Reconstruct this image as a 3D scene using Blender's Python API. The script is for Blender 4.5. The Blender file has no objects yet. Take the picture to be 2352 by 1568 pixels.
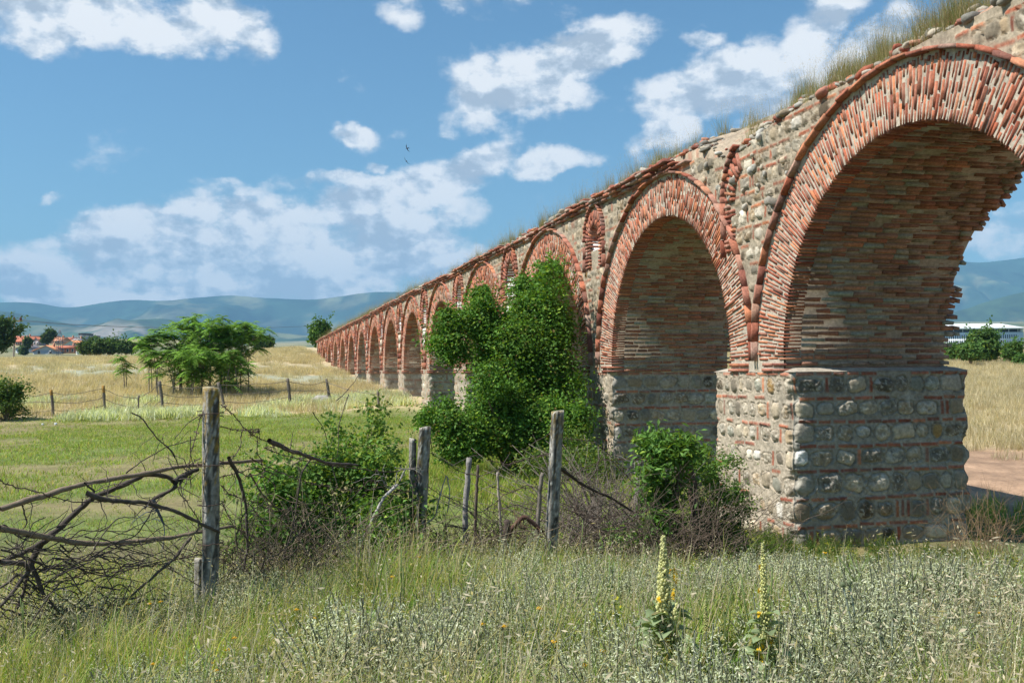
import bpy, math, random
import numpy as np
from mathutils import Matrix, Vector
D2R = math.radians
SC = bpy.context.scene
COL = SC.collection

# ------------------------------------------------------------------ camera
PITCH, ROLL, LENS = D2R(1.728), -0.0080, 35.0
FPX = 2352 * LENS / 36.0
cam_d = bpy.data.cameras.new('camera')
cam = bpy.data.objects.new('camera', cam_d); COL.objects.link(cam)
cam_d.lens = LENS; cam_d.sensor_width = 36; cam_d.clip_start = 0.05; cam_d.clip_end = 90000
CM = Matrix.Rotation(math.pi/2 + PITCH, 4, 'X') @ Matrix.Rotation(ROLL, 4, 'Z')
cam.matrix_world = CM
SC.camera = cam

# ------------------------------------------------------------------ sun, sky, exposure
SUN_EL = 52.0
SUN_DIR2 = (-0.970, -0.243)                 # horizontal direction towards the sun
SUN_STRENGTH, SKY_STRENGTH = 5.0, 0.072
SC.view_settings.view_transform = 'Standard'
SC.view_settings.look = 'None'
SC.view_settings.gamma = 1.0
SC.view_settings.use_curve_mapping = False
SC.view_settings.exposure = 0.57
def V3(*a): return Vector(a)
sv = Vector((SUN_DIR2[0], SUN_DIR2[1], 0)).normalized() * math.cos(D2R(SUN_EL)) + Vector((0, 0, math.sin(D2R(SUN_EL))))
sl = bpy.data.lights.new('sun', 'SUN'); sl.energy = SUN_STRENGTH; sl.angle = D2R(0.5); sl.color = (1.0, 0.945, 0.86)
so = bpy.data.objects.new('sun', sl); COL.objects.link(so)
so.rotation_euler = sv.to_track_quat('Z', 'Y').to_euler(); so.location = sv * 60
# pixel (in a 2352 wide picture) -> unit world direction; used to measure where things stand
def ray(x, y):
    d = Vector(((x-1176)/FPX, -(y-784)/FPX, -1.0))
    return (CM.to_3x3() @ d)
def at(x, y, Z):
    d = ray(x, y); return np.array(d * (Z / d.y))

world = bpy.data.worlds.new('World'); SC.world = world; world.use_nodes = True
def node(nt, t, **kw):
    n = nt.nodes.new(t)
    for k, v in kw.items():
        if k.startswith('i_'):
            key = k[2:]
            n.inputs[int(key) if key.isdigit() else key.replace('_', ' ')].default_value = v
        else: setattr(n, k, v)
    return n
def build_world():
    nt = world.node_tree; nt.nodes.clear(); L = nt.links.new
    out = node(nt, 'ShaderNodeOutputWorld'); bg = node(nt, 'ShaderNodeBackground')
    bg.inputs['Strength'].default_value = SKY_STRENGTH
    sky = node(nt, 'ShaderNodeTexSky'); sky.sky_type = 'NISHITA'; sky.sun_disc = False
    sky.sun_elevation = D2R(SUN_EL); sky.sun_rotation = math.atan2(sv.x, sv.y)
    sky.altitude = 300; sky.air_density = 1.25; sky.dust_density = 1.0; sky.ozone_density = 1.6
    tc = node(nt, 'ShaderNodeTexCoord'); sep = node(nt, 'ShaderNodeSeparateXYZ'); L(tc.outputs['Generated'], sep.inputs[0])
    az = node(nt, 'ShaderNodeMath', operation='ARCTAN2'); L(sep.outputs[0], az.inputs[0]); L(sep.outputs[1], az.inputs[1])
    el = node(nt, 'ShaderNodeMath', operation='ARCSINE'); L(sep.outputs[2], el.inputs[0])
    cv = node(nt, 'ShaderNodeCombineXYZ'); L(az.outputs[0], cv.inputs[0]); L(el.outputs[0], cv.inputs[1])
    # large scale warp of the direction coordinates
    wn = node(nt, 'ShaderNodeTexNoise', noise_dimensions='3D', i_Scale=7.0, i_Detail=6.0, i_Roughness=0.6); L(cv.outputs[0], wn.inputs['Vector'])
    ws = node(nt, 'ShaderNodeVectorMath', operation='SUBTRACT'); L(wn.outputs['Color'], ws.inputs[0]); ws.inputs[1].default_value = (.5, .5, .5)
    wm = node(nt, 'ShaderNodeVectorMath', operation='SCALE'); L(ws.outputs[0], wm.inputs[0]); wm.inputs['Scale'].default_value = 0.075
    wa = node(nt, 'ShaderNodeVectorMath', operation='MULTIPLY_ADD'); L(wm.outputs[0], wa.inputs[0]); wa.inputs[1].default_value = (1, 1, 0); L(cv.outputs[0], wa.inputs[2])
    # clouds: x, y, half width, half height (2352 px picture), tilt deg, weight
    CL = [(250, 10, 330, 70, 4, 1.25), (500, 45, 120, 62, 25, 1.2), (60, 20, 150, 75, 0, 1.1),
          (1190, 195, 190, 80, -8, 1.3), (1330, 120, 190, 62, -14, 1.3), (1070, 30, 90, 40, 30, .9), (930, 20, 70, 50, 60, .7), (1180, 10, 60, 50, 60, .75),
          (1640, 190, 185, 72, -10, 1.35), (1530, 300, 90, 50, -20, 1.1), (1750, 130, 90, 60, -40, 1.0), (1860, 60, 120, 70, -50, 1.2), (2000, 120, 130, 60, -20, .9), (1630, 75, 55, 22, 0, .75), (1780, 260, 120, 70, 0, 1.1),
          (800, 318, 58, 28, -8, 1.05), (820, 172, 45, 32, 30, .72), (1090, 380, 120, 45, -25, 1.2), (1270, 365, 115, 38, -8, 1.2), (1000, 430, 150, 60, -15, 1.25),
          (300, 520, 170, 42, -4, 1.15), (160, 545, 80, 26, 0, 1.0), (480, 490, 180, 45, -10, 1.05), (620, 500, 160, 45, -4, 1.15), (800, 480, 150, 50, -12, 1.15), (870, 540, 190, 70, 0, 1.05),
          (560, 590, 420, 90, 0, 1.35), (300, 630, 340, 70, 0, 1.25), (900, 600, 260, 80, 0, 1.25), (620, 670, 600, 30, 0, 1.1), (60, 655, 130, 36, 0, 1.1), (700, 596, 55, 24, 0, 1.3), (700, 660, 380, 40, 0, .85),
          (500, 435, 70, 22, -6, .8), (680, 432, 85, 22, -3, .8), (845, 402, 36, 16, -10, .8), (128, 455, 30, 16, 0, .8), (990, 620, 160, 60, 0, .95),
          (1060, 500, 90, 60, -20, .85), (1020, 305, 30, 26, 40, .55), (905, 300, 26, 24, 40, .5), (770, 425, 60, 20, 0, .75),
          (2300, 540, 130, 60, 0, .8), (2260, 420, 60, 30, 0, .5)]
    prev = None
    for (x, y, a, b, tilt, wt) in CL:
        d = ray(x, y).normalized(); A = math.atan2(d.x, d.y); E = math.asin(d.z)
        m = node(nt, 'ShaderNodeMapping', vector_type='TEXTURE'); L(wa.outputs[0], m.inputs['Vector'])
        m.inputs['Location'].default_value = (A, E, 0); m.inputs['Rotation'].default_value = (0, 0, D2R(-tilt))
        m.inputs['Scale'].default_value = (a/FPX*1.45, b/FPX*1.5, 1)
        ln = node(nt, 'ShaderNodeVectorMath', operation='LENGTH'); L(m.outputs[0], ln.inputs[0])
        f = node(nt, 'ShaderNodeMapRange', interpolation_type='SMOOTHERSTEP'); f.inputs['From Min'].default_value = 1.25; f.inputs['From Max'].default_value = 0.1
        f.inputs['To Min'].default_value = 0; f.inputs['To Max'].default_value = wt; L(ln.outputs['Value'], f.inputs['Value'])
        if prev is None: prev = f.outputs[0]
        else:
            mx = node(nt, 'ShaderNodeMath', operation='SMOOTH_MAX'); mx.inputs[2].default_value = .25; L(prev, mx.inputs[0]); L(f.outputs[0], mx.inputs[1]); prev = mx.outputs[0]
    def fbm(vec, sc, det, rough, off=None):
        src = vec
        if off:
            a = node(nt, 'ShaderNodeVectorMath', operation='ADD'); L(vec, a.inputs[0]); a.inputs[1].default_value = off; src = a.outputs[0]
        n = node(nt, 'ShaderNodeTexNoise', noise_dimensions='3D', i_Scale=sc, i_Detail=det, i_Roughness=rough); L(src, n.inputs['Vector']); return n.outputs['Fac']
    sq = node(nt, 'ShaderNodeVectorMath', operation='MULTIPLY'); L(cv.outputs[0], sq.inputs[0]); sq.inputs[1].default_value = (1.0, 1.5, 1)
    n1 = fbm(sq.outputs[0], 11, 10, .60); n2 = fbm(sq.outputs[0], 11, 10, .60, (.010, .020, 0))
    def mth(op, a, b, c=None):
        n = node(nt, 'ShaderNodeMath', operation=op)
        for i, v in enumerate((a, b, c)):
            if v is None: continue
            if isinstance(v, (int, float)): n.inputs[i].default_value = v
            else: L(v, n.inputs[i])
        return n.outputs[0]
    nn = mth('SUBTRACT', n1, .5)
    dens = mth('ADD', prev, mth('MULTIPLY', nn, 2.7))
    alpha = node(nt, 'ShaderNodeMapRange', interpolation_type='SMOOTHSTEP'); L(dens, alpha.inputs['Value'])
    alpha.inputs['From Min'].default_value = .44; alpha.inputs['From Max'].default_value = 1.05
    alpha.inputs['To Min'].default_value = 0; alpha.inputs['To Max'].default_value = .97
    lit = mth('MULTIPLY_ADD', mth('SUBTRACT', n1, n2), 6.5, .74)      # brighter where density falls towards the sun
    thick = node(nt, 'ShaderNodeMapRange'); L(dens, thick.inputs['Value']); thick.inputs['From Min'].default_value = .8; thick.inputs['From Max'].default_value = 1.9
    thick.inputs['To Min'].default_value = 0.0; thick.inputs['To Max'].default_value = .52
    litc = mth('SUBTRACT', lit, thick.outputs[0])
    cr = node(nt, 'ShaderNodeValToRGB'); L(litc, cr.inputs[0]); e = cr.color_ramp.elements
    e[0].position = .10; e[0].color = (.42, .49, .58, 1); e[1].position = .80; e[1].color = (.90, .91, .92, 1)
    m_ = cr.color_ramp.elements.new(.45); m_.color = (.60, .67, .75, 1)
    cs = node(nt, 'ShaderNodeMix', data_type='RGBA', blend_type='MULTIPLY'); cs.inputs[0].default_value = 1
    L(cr.outputs[0], cs.inputs[6]); k = CLOUD_GAIN; cs.inputs[7].default_value = (k, k, k, 1)
    mix = node(nt, 'ShaderNodeMix', data_type='RGBA'); L(alpha.outputs[0], mix.inputs[0])
    st = node(nt, 'ShaderNodeMix', data_type='RGBA', blend_type='MULTIPLY'); st.inputs[0].default_value = 1
    L(sky.outputs[0], st.inputs[6]); st.inputs[7].default_value = SKY_TINT
    L(st.outputs[2], mix.inputs[6]); L(cs.outputs[2], mix.inputs[7])
    L(mix.outputs[2], bg.inputs['Color']); L(bg.outputs[0], out.inputs['Surface'])
CLOUD_GAIN = 1.0 / SKY_STRENGTH * 0.76
SKY_TINT = (0.68, 1.0, 1.16, 1)
build_world()

# ------------------------------------------------------------------ small tools
def tag(o, label=None, cat=None, group=None, kind=None):
    if label: o['label'] = label
    if cat: o['category'] = cat
    if group: o['group'] = group
    if kind: o['kind'] = kind
    return o
def empty(name, loc=(0, 0, 0), rz=0, label=None, cat=None, group=None):
    o = bpy.data.objects.new(name, None); COL.objects.link(o); o.location = loc; o.rotation_euler = (0, 0, rz)
    o.empty_display_size = .2
    return tag(o, label, cat, group)
class MB:
    """collects vertices, quads, tris and colours, and links them as ONE mesh object"""
    def __init__(s): s.V, s.F, s.C, s.n = [], [], [], 0
    def add(s, V, F, C=(.5, .5, .5)):
        V = np.asarray(V, float).reshape(-1, 3); F = np.asarray(F, int)
        C = np.asarray(C, float)
        if C.ndim == 1: C = np.tile(C, (len(V), 1))
        s.V.append(V); s.C.append(C); s.F.append(F + s.n); s.n += len(V); return s
    def mesh(s, name, mat, smooth=False):
        me = bpy.data.meshes.new(name)
        V = np.concatenate(s.V); C = np.concatenate(s.C)
        loops = np.concatenate([f.reshape(-1) for f in s.F]).astype(np.int32)
        tot = np.concatenate([np.full(len(f), f.shape[1]) for f in s.F]).astype(np.int32)
        start = np.concatenate([[0], np.cumsum(tot)[:-1]]).astype(np.int32)
        me.vertices.add(len(V)); me.vertices.foreach_set('co', V.astype(np.float32).reshape(-1))
        me.loops.add(len(loops)); me.loops.foreach_set('vertex_index', loops)
        me.polygons.add(len(tot)); me.polygons.foreach_set('loop_start', start); me.polygons.foreach_set('loop_total', tot)
        if smooth: me.polygons.foreach_set('use_smooth', np.ones(len(tot), bool))
        a = me.color_attributes.new('Col', 'FLOAT_COLOR', 'POINT')
        a.data.foreach_set('color', np.concatenate([C, np.ones((len(C), 1))], 1).astype(np.float32).reshape(-1))
        me.update(calc_edges=True); me.validate()
        if mat: me.materials.append(mat)
        return me
    def build(s, name, mat, parent=None, smooth=False, loc=None):
        if not s.V: return None
        o = bpy.data.objects.new(name, s.mesh(name, mat, smooth)); COL.objects.link(o)
        if parent: o.parent = parent
        if loc is not None: o.location = loc
        return o
def rng(seed): return np.random.default_rng(seed)
def norm(v): return v / np.maximum(np.linalg.norm(v, axis=-1, keepdims=True), 1e-9)
def vnoise(x, y, seed=0):
    xi = np.floor(x).astype(np.int64); yi = np.floor(y).astype(np.int64); fx = x - xi; fy = y - yi
    fx = fx*fx*(3-2*fx); fy = fy*fy*(3-2*fy)
    def h(a, b):
        n = (a*374761393 + b*668265263 + seed*1442695041) & 0xffffffff
        n = ((n ^ (n >> 13)) * 1274126177) & 0xffffffff
        return ((n ^ (n >> 16)) & 0xffff) / 65535.0
    return (h(xi, yi)*(1-fx) + h(xi+1, yi)*fx)*(1-fy) + (h(xi, yi+1)*(1-fx) + h(xi+1, yi+1)*fx)*fy
def fbm(x, y, seed=0, o=4, r=.5):
    s = 0; a = 1; t = 0
    for i in range(o):
        s = s + a*vnoise(x*2**i, y*2**i, seed+i*17); t += a; a *= r
    return s/t
BOXF = np.array([[0, 1, 3, 2], [4, 6, 7, 5], [0, 4, 5, 1], [2, 3, 7, 6], [0, 2, 6, 4], [1, 5, 7, 3]])
BOXS = np.array([[(i >> 2 & 1)*2-1, (i >> 1 & 1)*2-1, (i & 1)*2-1] for i in range(8)], float)
def boxes(mb, cen, ax, half, col, jit=0.0, r=None):
    """many boxes at once: centres Nx3, axes Nx3x3 (rows), half sizes Nx3, colours Nx3"""
    cen = np.asarray(cen, float); n = len(cen)
    if n == 0: return
    ax = np.broadcast_to(np.asarray(ax, float), (n, 3, 3)); half = np.broadcast_to(np.asarray(half, float), (n, 3))
    col = np.broadcast_to(np.asarray(col, float), (n, 3))
    s = BOXS[None]*half[:, None, :]
    if jit: s = s + r.normal(0, 1, s.shape)*jit
    V = cen[:, None, :] + np.einsum('nki,nij->nkj', s, ax)
    F = BOXF[None] + (np.arange(n)*8)[:, None, None]
    mb.add(V.reshape(-1, 3), F.reshape(-1, 4), np.repeat(col, 8, 0))
def box(mb, lo, hi, col=(.5, .5, .5)):
    lo = np.array(lo, float); hi = np.array(hi, float); boxes(mb, [(lo+hi)/2], np.eye(3), [(hi-lo)/2], [col])
def tube(mb, P, R, col=(.2, .15, .1), n=6, cap=True):
    P = np.asarray(P, float); m = len(P); R = np.broadcast_to(np.asarray(R, float), (m,))
    T = norm(np.gradient(P, axis=0)); up = np.array([0, 0, 1.]) if abs(T[0, 2]) < .8 else np.array([1., 0, 0])
    rings = []; a = norm(np.cross(T[0], up))
    for i in range(m):
        a = norm(a - T[i]*np.dot(a, T[i])); b = np.cross(T[i], a)
        th = np.arange(n)/n*2*math.pi
        rings.append(P[i] + R[i]*(np.cos(th)[:, None]*a + np.sin(th)[:, None]*b))
    V = np.concatenate(rings); i = np.arange(m-1)[:, None]*n; j = np.arange(n)[None]; k = (j+1) % n
    F = np.stack([i+j, i+k, i+n+k, i+n+j], -1).reshape(-1, 4)
    mb.add(V, F, col)
    if cap and n > 3:
        mb.add([P[-1]], np.zeros((0, 3), int), col)
        mb.F.append(np.array([[mb.n-1, mb.n-1-n+q, mb.n-1-n+(q+1) % n] for q in range(n)]))
def grid_faces(nx, ny, mask=None):
    i, j = np.meshgrid(np.arange(nx-1), np.arange(ny-1), indexing='ij')
    q = np.stack([i*ny+j, (i+1)*ny+j, (i+1)*ny+j+1, i*ny+j+1], -1)
    return q[mask] if mask is not None else q.reshape(-1, 4)
def wiggle(a, b, n, amp, r, sag=0):
    a = np.array(a, float); b = np.array(b, float); t = np.linspace(0, 1, n)[:, None]
    P = a + (b-a)*t; N = r.normal(0, 1, (n, 3)); N = np.cumsum(N, 0); N -= N[0] + (N[-1]-N[0])*t
    P = P + N*amp/math.sqrt(n); P[:, 2] -= sag*4*t[:, 0]*(1-t[:, 0]); return P

# ------------------------------------------------------------------ materials
def mat_attr(name, rough=.9, noise=(8, .35), bump=(30, .4, .01), trans=0, spec=.25, inst=0.0, noise2=None, metallic=0):
    m = bpy.data.materials.new(name); m.use_nodes = True; nt = m.node_tree; L = nt.links.new
    b = nt.nodes['Principled BSDF']; b.inputs['Roughness'].default_value = rough
    b.inputs['Specular IOR Level'].default_value = spec; b.inputs['Metallic'].default_value = metallic
    at_ = node(nt, 'ShaderNodeAttribute', attribute_name='Col'); c = at_.outputs['Color']
    tc = node(nt, 'ShaderNodeTexCoord')
    for nz in (noise, noise2):
        if not nz: continue
        n = node(nt, 'ShaderNodeTexNoise', i_Scale=nz[0], i_Detail=6.0, i_Roughness=.65); L(tc.outputs['Object'], n.inputs['Vector'])
        mr = node(nt, 'ShaderNodeMapRange'); L(n.outputs['Fac'], mr.inputs[0]); mr.inputs[1].default_value = .3; mr.inputs[2].default_value = .7
        mr.inputs[3].default_value = 1-nz[1]; mr.inputs[4].default_value = 1+nz[1]
        mx = node(nt, 'ShaderNodeVectorMath', operation='SCALE'); L(c, mx.inputs[0]); L(mr.outputs[0], mx.inputs['Scale']); c = mx.outputs[0]
    if inst:
        oi = node(nt, 'ShaderNodeObjectInfo'); mr = node(nt, 'ShaderNodeMapRange'); L(oi.outputs['Random'], mr.inputs[0])
        mr.inputs[3].default_value = 1-inst; mr.inputs[4].default_value = 1+inst
        mx = node(nt, 'ShaderNodeVectorMath', operation='SCALE'); L(c, mx.inputs[0]); L(mr.outputs[0], mx.inputs['Scale']); c = mx.outputs[0]
    L(c, b.inputs['Base Color'])
    if bump:
        n = node(nt, 'ShaderNodeTexNoise', i_Scale=bump[0], i_Detail=8.0, i_Roughness=.7); L(tc.outputs['Object'], n.inputs['Vector'])
        bp = node(nt, 'ShaderNodeBump'); bp.inputs['Strength'].default_value = bump[1]; bp.inputs['Distance'].default_value = bump[2]
        L(n.outputs['Fac'], bp.inputs['Height']); L(bp.outputs[0], b.inputs['Normal'])
    if trans:
        tr = node(nt, 'ShaderNodeBsdfTranslucent'); ms = node(nt, 'ShaderNodeMixShader'); ms.inputs[0].default_value = trans
        g = node(nt, 'ShaderNodeVectorMath', operation='MULTIPLY'); L(c, g.inputs[0]); g.inputs[1].default_value = (1.3, 1.25, .6)
        L(g.outputs[0], tr.inputs[0]); L(b.outputs[0], ms.inputs[1]); L(tr.outputs[0], ms.inputs[2])
        L(ms.outputs[0], nt.nodes['Material Output'].inputs['Surface'])
    return m
M_MASON = mat_attr('lime masonry', .95, (22, .30), (70, .55, .012), noise2=(3, .22))
M_BRICK = mat_attr('old brick', .92, (28, .38), (90, .6, .01), noise2=(2.2, .15))
M_LEAF = mat_attr('leaf', .6, (3, .18), None, trans=.36, spec=.2)
M_GRASS = mat_attr('grass blade', .6, None, None, trans=.42, spec=.2, inst=.22)
M_BARK = mat_attr('bark', .95, (14, .35), (60, .7, .01))
M_CONC = mat_attr('weathered concrete', .95, (30, .4), (110, .8, .006), noise2=(8, .3))
M_GROUND = mat_attr('soil', .97, (1.3, .25), (9, .6, .05), noise2=(14, .25))
M_WIRE = mat_attr('rusty wire', .7, (60, .4), None, spec=.4)
M_PAINT = mat_attr('plain wall', .85, (.8, .06), None)
M_HILL = mat_attr('hillside', 1.0, (.004, .2), None, spec=0, noise2=(.02, .2))

# ------------------------------------------------------------------ terrain
COLS = [(-1.2, [(0, -1.6), (8, -1.75), (15, -1.9), (38, -1.9), (43, -1.65), (50, -1.0), (70, .25), (100, 1.6), (125, 1.75), (160, 2.2), (250, 4.2), (330, 6.6), (420, 12.3), (520, 18.5), (700, 20), (1000, 22), (3000, 70), (5000, 130)]),
        (-.36, [(0, -1.6), (4, -1.55), (8, -1.72), (15, -1.9), (38, -1.9), (43, -1.62), (50, -1.0), (70, .25), (100, 1.6), (125, 1.75), (160, 2.2), (250, 4.2), (330, 6.6), (420, 12.3), (520, 18.5), (700, 20), (1000, 22), (3000, 75), (5000, 140)]),
        (-.2, [(0, -1.6), (6, -1.62), (10, -1.8), (15, -1.9), (36, -1.9), (43, -1.55), (60, -.7), (80, .3), (105, 1.7), (130, 3.35), (170, 3.9), (400, 9), (1000, 24), (3000, 92), (5000, 160)]),
        (-.1, [(0, -1.6), (6, -1.65), (10, -1.85), (15, -1.95), (32, -1.9), (38, -1.75), (42, -1.3), (57, -.75), (70, -.45), (88, .1), (112, .95), (130, 2.4), (170, 3.6), (400, 9), (1000, 24), (3000, 92), (5000, 160)]),
        (.05, [(0, -1.6), (6, -1.68), (10, -2.0), (16, -2.15), (24, -2.1), (32, -1.75), (43, -1.4), (80, .3), (130, 2.6), (400, 9), (1000, 24), (3000, 100), (5000, 160)]),
        (.2, [(0, -1.6), (5, -1.62), (8, -1.9), (12, -2.25), (20, -2.3), (30, -2.15), (43, -1.6), (80, .1), (130, 2.4), (400, 9), (1000, 24), (3000, 110), (5000, 170)]),
        (.35, [(0, -1.6), (5, -1.66), (8, -1.95), (12, -2.35), (18, -2.4), (30, -2.2), (45, -1.5), (80, .1), (130, 2.2), (250, 5.0), (450, 9.3), (1000, 24), (3000, 135), (5000, 230)]),
        (1.2, [(0, -1.6), (5, -1.7), (8, -1.95), (12, -2.35), (18, -2.4), (30, -2.2), (45, -1.5), (80, .1), (130, 2.2), (250, 5.0), (450, 9.3), (1000, 24), (3000, 135), (5000, 230)])]
def terrain(X, Y):
    X = np.asarray(X, float); Y = np.asarray(Y, float); R = np.maximum(np.hypot(X, Y)*.93 + .07*np.maximum(Y, 0), .3)
    Yc = np.where(Y > .1, Y, .1); a = np.clip(X/np.maximum(Yc, R*.35), -1.2, 1.2)
    Zs = np.where(Y > .1, np.maximum(Y, R*.5), R*.5)
    prof = np.stack([np.interp(Zs, [p[0] for p in c], [p[1] for p in c]) for _, c in COLS])
    ka = np.array([c[0] for c in COLS]); idx = np.clip(np.searchsorted(ka, a)-1, 0, len(ka)-2)
    f = (a-ka[idx])/(ka[idx+1]-ka[idx]); f = f*f*(3-2*f)
    lo = np.take_along_axis(prof, idx[None], 0)[0]; hi = np.take_along_axis(prof, idx[None]+1, 0)[0]
    h = lo*(1-f)+hi*f
    h = h + (fbm(X*.5, Y*.5, 3)-.5)*.12*np.clip(R/6, .3, 1) + (fbm(X*.05, Y*.05, 5)-.5)*.5*np.clip((R-50)/60, 0, 1)
    h = h + (fbm(X*.004, Y*.004, 8)-.5)*12*np.clip((R-500)/1500, 0, 1)
    return h
def gz(x, y): return float(terrain(np.array([x]), np.array([y]))[0])
# aqueduct frame: local x = depth through the wall, local y = along the wall
TH = math.atan(596/FPX); DW = 6.82
def wall_w(X, Y): return X*math.cos(TH)+Y*math.sin(TH)-DW
def wall_t(X, Y): return -X*math.sin(TH)+Y*math.cos(TH)
G_GREEN = np.array([.15, .19, .055]); G_GOLD = np.array([.50, .40, .24]); G_DIRT = np.array([.36, .235, .15]); G_PALE = np.array([.34, .35, .25]); G_BROWN = np.array([.22, .16, .09])
def sstep(a, b, x): t = np.clip((x-a)/(b-a), 0, 1); return t*t*(3-2*t)
def lerp(a, b, f): return a*(1-f[..., None])+b*f[..., None]
def front_w(X, Y): return wall_w(X, Y)
def ground_col(X, Y):
    n1 = fbm(X*.35, Y*.35, 11); n2 = fbm(X*.09, Y*.16, 12); n3 = fbm(X*1.7, Y*1.7, 13)
    C = np.ones(X.shape+(3,))*G_GREEN
    C = lerp(C, np.array([.25, .20, .10]), np.clip((n1-.40)*3.2, 0, .85))
    C = C*(.8+.4*n3[..., None])
    W = wall_w(X, Y); T = wall_t(X, Y)
    gold = sstep(38.5, 42, Y+(n1-.5)*3)
    gc = lerp(np.ones_like(C)*G_GOLD, G_PALE, sstep(.5, .62, n2)*sstep(50, 62, Y)*sstep(95, 75, Y)*sstep(0, -10, X))
    gc = gc*(.85+.3*n3[..., None])
    C = lerp(C, gc, gold)
    # behind the aqueduct: dirt track then dry grass
    back = sstep(.5, 2.0, W)*sstep(12, 7, np.abs(T-15)*0+W*0+0)
    bk = lerp(np.ones_like(C)*G_DIRT*(.6+.8*fbm(X*2.6, Y*2.6, 19, 5, .65))[..., None]*np.where((np.abs(W-7.6) < .35) | (np.abs(W-9.4) < .35), 1.12, .95)[..., None], G_GOLD*1.02, sstep(11.5, 15.0, W+(n1-.5)*4))
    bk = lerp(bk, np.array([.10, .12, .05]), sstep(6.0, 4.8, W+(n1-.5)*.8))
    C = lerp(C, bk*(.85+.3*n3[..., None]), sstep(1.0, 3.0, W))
    # near weeds: darker soil
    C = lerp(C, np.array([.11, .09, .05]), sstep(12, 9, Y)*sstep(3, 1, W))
    R = np.hypot(X, Y); far = sstep(170, 420, R)
    fc = lerp(np.ones_like(C)*np.array([.10, .13, .06]), np.array([.30, .27, .15]), sstep(.45, .6, fbm(X*.004, Y*.012, 31)))
    return lerp(C, fc, far)
def build_ground():
    # polar sheet: dense near the camera, reaching past the foot of the mountains
    az = np.concatenate([np.linspace(-180, -42, 40), np.linspace(-41, 41, 330), np.linspace(42, 180, 40)])*math.pi/180
    rr = [0.6]
    while rr[-1] < 6500: rr.append(rr[-1]*1.022 + .02)
    rr = np.array(rr); A, Rr = np.meshgrid(az, rr, indexing='ij'); X = Rr*np.sin(A); Y = Rr*np.cos(A); Z = terrain(X, Y)
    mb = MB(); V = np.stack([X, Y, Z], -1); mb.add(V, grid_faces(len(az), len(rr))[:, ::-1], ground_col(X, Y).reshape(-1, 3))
    n = len(az); base = np.arange(n)*len(rr)
    mb.add([[0, 0, gz(0, .6)]], np.zeros((0, 3), int), G_GREEN); c = mb.n-1
    mb.F.append(np.array([[c, base[i], base[i+1]] for i in range(n-1)]))
    o = mb.build('ground', M_GROUND, smooth=True); tag(o, kind='structure')
build_ground()

def ridge(name, prof, Z0, depth, col, seed, rough=25, base_drop=120, zfoot=None):
    """a mountain range as a solid height field: prof = (x, y) skyline in the 2352 px picture"""
    xs = np.array([p[0] for p in prof], float); ys = np.array([p[1] for p in prof], float)
    n = 500; X = np.linspace(xs[0], xs[-1], n); Yp = np.interp(X, xs, ys)
    k = np.ones(9)/9; Yp = np.convolve(np.pad(Yp, 4, 'edge'), k, 'valid')
    P = np.array([at(X[i], Yp[i], Z0) for i in range(n)])
    u = np.linspace(-1.0, .7, 90)
    mb = MB(); gx = P[:, 0][:, None]*np.ones(90)[None]; gy = Z0 + u[None, :]*depth*np.ones((n, 1))
    spur = fbm(gx/900, gy/2600, seed, 5, .55); s2 = fbm(gx/260, gy/420, seed+5, 5, .6)
    prof_u = np.where(u < 0, (1+u)**1.25, 1-.5*u)
    H = P[:, 2][:, None]*prof_u[None]
    damp = np.clip(np.abs(u)*3.2, 0, 1)[None]*np.clip((1+u)*3, 0, 1)[None]
    spu = np.where(u[None] > -.12, np.minimum(spur-.5, 0), spur-.5)
    H = H + spu*P[:, 2][:, None]*1.25*damp + (s2-.5)*rough*damp + (s2-.5)*rough*.25
    fade = np.clip(np.minimum(np.arange(n), n-1-np.arange(n))/25, 0, 1)[:, None]
    H = H*fade - (1-fade)*50
    c1 = np.array(col); V = np.stack([gx, gy, H], -1)
    m = sstep(.56, .68, fbm(gx/320, gy/500, seed+9, 5, .6)); C = lerp(np.ones(V.shape)*c1, np.array([.20, .19, .10]), m*.55)
    C = C*(.05+1.9*fbm(gx/140, gy/220, seed+3, 5, .65)[..., None])
    return mb, V, C, gx, gy
SKY_L = [(-900, 680), (-500, 700), (-200, 690), (0, 693), (70, 692), (110, 698), (150, 708), (200, 701), (270, 689), (330, 686), (370, 692), (400, 688), (460, 682), (530, 676), (565, 678), (620, 687), (660, 682), (700, 690), (760, 682), (830, 672), (880, 667), (930, 670), (1100, 650), (1300, 660), (1600, 640), (1900, 620), (2100, 590), (2190, 596), (2240, 604), (2290, 598), (2352, 590), (2500, 570), (2800, 600), (3200, 560), (3500, 650)]
mb, V, C, gx, gy = ridge('mountains', SKY_L, 8600, 2600, (.030, .062, .036), 41, 45)
o = mb.add(V, grid_faces(V.shape[0], V.shape[1]), C.reshape(-1, 3)).build('mountains', M_HILL, smooth=True); tag(o, kind='structure')
SKY_F = [(-900, 745), (-300, 720), (0, 712), (60, 722), (130, 736), (200, 752), (280, 748), (350, 728), (430, 736), (500, 752), (560, 758), (640, 764), (700, 770), (800, 775), (1500, 760), (2050, 735), (2200, 715), (2270, 690), (2352, 668), (2600, 640), (3000, 690)]
mb, V, C, gx, gy = ridge('foothills', SKY_F, 5600, 1100, (.045, .075, .03), 77, 28)
q = at(300, 760, 5000); sc = np.exp(-((gx-at(290, 760, 5200)[0])/260)**2)*.75*sstep(.42, .55, fbm(gx/120, gy/90, 5, 5, .6))*sstep(-1.0, -.7, (gy-5600)/1100)*sstep(-.25, -.5, (gy-5600)/1100)
C = lerp(C, np.array([.42, .34, .27]), np.clip(sc*1.1, 0, 1))
o = mb.add(V, grid_faces(V.shape[0], V.shape[1]), C.reshape(-1, 3)).build('foothills', M_HILL, smooth=True); tag(o, kind='structure')
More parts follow.
